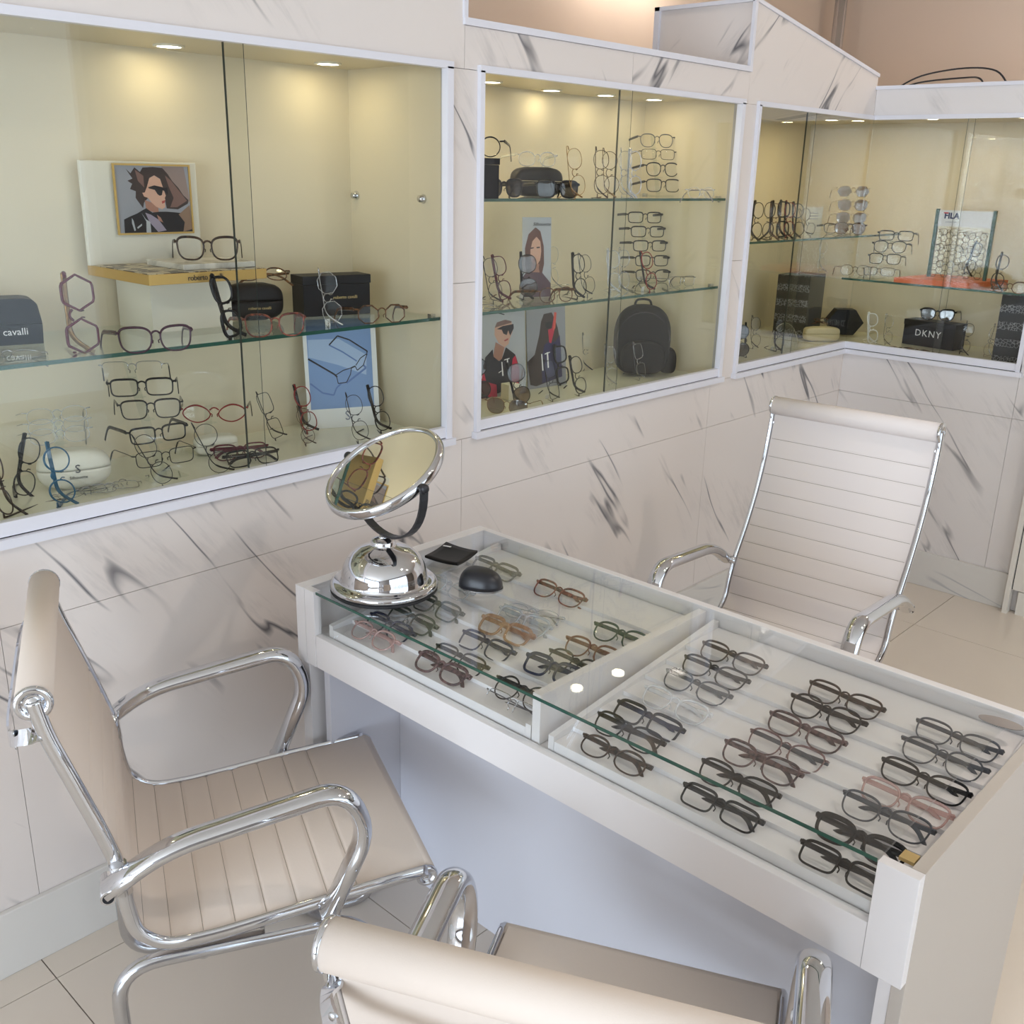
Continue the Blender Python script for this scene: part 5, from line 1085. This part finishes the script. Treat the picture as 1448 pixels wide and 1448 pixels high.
# ---- orange brand stand in the short case
fx0, fy0 = 4.105, 1.43
fs_ = thing('brand_stand', 'orange plinth with green posts and honeycomb panel in the short wall case', 'display stand', (4.27,1.60,1.2185))
I = Matrix.Translation((-4.27,-1.60,-1.2185))
Pq = [(4.02+.075,1.735),(4.105,1.445),(4.40,1.395),(4.405,1.70)]
part('plinth', MB().prism(Pq, 1.2185, 1.238), 'orange_plinth', fs_, I)
gm = MB()
for k_ in range(6):
    f0 = (k_+.6)/6.6; a = Vector((*Pq[1],0)).lerp(Vector((*Pq[0],0)), f0); b_ = Vector((*Pq[2],0)).lerp(Vector((*Pq[3],0)), f0+.06*(k_%2))
    d_ = (b_-a); a = a+d_*.03; b_ = b_-d_*.03; gm.sweep([(a.x,a.y,1.2383),(b_.x,b_.y,1.2383)], [(-.0016,-.0002),(.0016,-.0002),(.0016,.0006),(-.0016,.0006)], up=(0,0,1), smooth=False)
part('ridge', gm, 'orange_groove', fs_, I, )
A_ = Vector((4.26,1.668,1.238)); B_ = Vector((4.27,1.437,1.238)); u_ = (B_-A_).normalized(); n_ = Vector((-u_.y*-1,u_.x*-1,0)); n_ = Vector((u_.y,-u_.x,0)); 
if n_.x > 0: n_ = -n_
Lh = (B_-A_).length; Hh = .262
MP = I @ basis(A_, u_, (0,0,1), -n_ if u_.cross(Vector((0,0,1))).dot(n_) < 0 else n_)
part('honeycomb_sheet', MB().box((.010,.0,-.0015),(Lh-.010,Hh,.0)), 'acrylic', fs_, MP)
part('header_card', MB().box((.010,Hh-.062,.0005),(Lh-.010,Hh,.0015)), 'poster_white', fs_, MP)
for x_ in (0, Lh-.012): part('post', MB().box((x_,0,-.006),(x_+.012,Hh+.004,.010), bev=.0008), 'post_green', fs_, MP)
hc = MB(); s_ = .0145
for i in range(9):
    for j in range(8):
        cx_ = .022+i*s_*1.5; cy_ = .016+j*s_*1.732+(s_*.866 if i % 2 else 0)
        if cx_ > Lh-.02 or cy_ > Hh-.085: continue
        hc.tube([(cx_+s_*cos(pi/3*k), cy_+s_*sin(pi/3*k), .003) for k in range(6)], .0010, 4, closed=True, smooth=False)
ho = part('honeycomb_wire', hc, 'eyewear_gunmetal', fs_, MP); ho['kind'] = 'stuff'
text_mesh('lettering', 'FILA', .031, 'print_navy', fs_, MP @ Matrix.Translation((.062,Hh-.022,.002)), bold=.0012)
part('red_bar', MB().box((.030,Hh-.0125,.0024),(.048,Hh-.0085,.0028)), 'print_red', fs_, MP)
text_mesh('lettering', 'EYEWEAR', .008, 'print_grey', fs_, MP @ Matrix.Translation((.062,Hh-.046,.002)), spacing=1.3)
k_ = 0
for fx, fz in ((.27,.165),(.70,.160),(.25,.105),(.66,.100),(.30,.040),(.68,.036)):
    q = A_+u_*(Lh*fx)+Vector((0,0,fz))+n_*.010
    eyewear('hang', q.x-.002, q.y, q.z, -86, 4, 'black_wire_oval' if k_ % 2 else 'bronze_oval', ('topmost','topmost','middle','middle','lowest','lowest')[k_]+(' thin spectacles hung on the honeycomb panel, lettered side',' thin spectacles hung on the honeycomb panel, far side')[k_ % 2], 'spectacles hung on the honeycomb panel', scale=.62); k_ += 1
# lettered black box
db = thing('gift_box', 'black box lettered in white on the floor of the short wall case', 'box', (4.425,1.80,.9305), R(-98))
part('box_body', MB().box((0,0,0),(.235,.09,.085), bev=.001), 'box_black', db); part('box_lid', MB().box((-.002,-.002,.0855),(.237,.092,.108), bev=.001), 'box_black', db)
text_mesh('lettering', 'DKNY', .040, 'print_white', db, basis((.115,-.001,.055),(1,0,0),(0,0,1),(0,-1,0)), spacing=1.15)
b0 = Vector((4.425,1.80,.9305)); q = Matrix.Rotation(R(-98),4,'Z') @ Vector((.12,.045,0)); eyewear('face', b0.x+q.x, b0.y+q.y, 1.0395, -76, 4, 'sun_black_cat', 'black sunglasses on top of the white-lettered box', 'spectacles on the floor of the short wall case', name='sunglasses', cat='sunglasses', scale=1.05)
# ---- things on the desk glass
z_ = T
sl = thing('pouch', 'flat black square pad with white mark lying on the desk glass', 'pad', (1.462,1.540,z_))
pts = [(1.405,1.563),(1.421,1.486),(1.432,1.478),(1.500,1.503),(1.512,1.512),(1.508,1.588),(1.498,1.597),(1.418,1.575)]
mb = MB(); n_v = 7
gv = []
c0 = [Vector((1.405,1.566,0)),Vector((1.424,1.480,0)),Vector((1.512,1.508,0)),Vector((1.500,1.598,0))]
for lay in (0, 1):
    for i in range(n_v+1):
        for j in range(n_v+1):
            u, v = i/n_v, j/n_v; p = (c0[0]*(1-u)*(1-v)+c0[1]*u*(1-v)+c0[2]*u*v+c0[3]*(1-u)*v); p = p-Vector((1.462,1.540,0)); sag = .006*((2*u-1)**2+(2*v-1)**2)/2
            gv.append((p.x, p.y, .0012+sag+(.005 if lay else 0)))
m_ = (n_v+1)**2
for lay in (0, 1): mb.add(gv[lay*m_:(lay+1)*m_], [(i*(n_v+1)+j,(i+1)*(n_v+1)+j,(i+1)*(n_v+1)+j+1,i*(n_v+1)+j+1) for i in range(n_v) for j in range(n_v)], 0, True)
ring = [i*(n_v+1) for i in range(n_v+1)]+[n_v*(n_v+1)+j for j in range(1,n_v+1)]+[i*(n_v+1)+n_v for i in range(n_v-1,-1,-1)]+[j for j in range(n_v-1,0,-1)]
mb.add(gv, [(ring[k],ring[(k+1)%len(ring)],ring[(k+1)%len(ring)]+m_,ring[k]+m_) for k in range(len(ring))], 0)
part('pad_body', mb, 'leather_black', sl); part('printed_mark', MB().box((-.010,-.003,0),(.010,.003,.0004), M=Matrix.Translation((.022,.038,.0105)) @ Matrix.Rotation(R(-70),4,'Z')), 'print_white', sl)
ms = thing('computer_mouse', 'small rounded black mouse with two pale bars beside the pad', 'mouse', (1.388,1.373,z_), R(-64))
def mouse_body(w, l, h):
    mb = MB(); seg = 32; rings = 8; vs_ = []
    for r in range(rings+1):
        a = pi/2*r/rings; k = cos(a)**.55 if r < rings else 0; zz = .002+h*sin(a)
        for i in range(seg):
            q = 2*pi*i/seg; c_, s_ = cos(q), sin(q); vs_.append((l/2*k*math.copysign(abs(c_)**.8,c_), w/2*k*math.copysign(abs(s_)**.8,s_)*(1-.1*c_), zz*(1-.12*(c_*k))+.002))
    mb.add(vs_, [(r*seg+i,r*seg+(i+1)%seg,(r+1)*seg+(i+1)%seg,(r+1)*seg+i) for r in range(rings) for i in range(seg)], 0, True); mb.add(vs_[:seg], [tuple(range(seg))[::-1]], 0); return mb
part('shell', mouse_body(.068,.092,.037), 'black_plastic', ms); part('base', MB().prism([(.048*cos(a),.035*sin(a)) for a in [2*pi*i/28 for i in range(28)]], 0, .0035), 'chrome_worn', ms)
for dx in (-.004,.004): part('pale_bar', MB().box((-.006+dx,-.006,.0385),(-.004+dx,.006,.0402)), 'print_grey', ms)
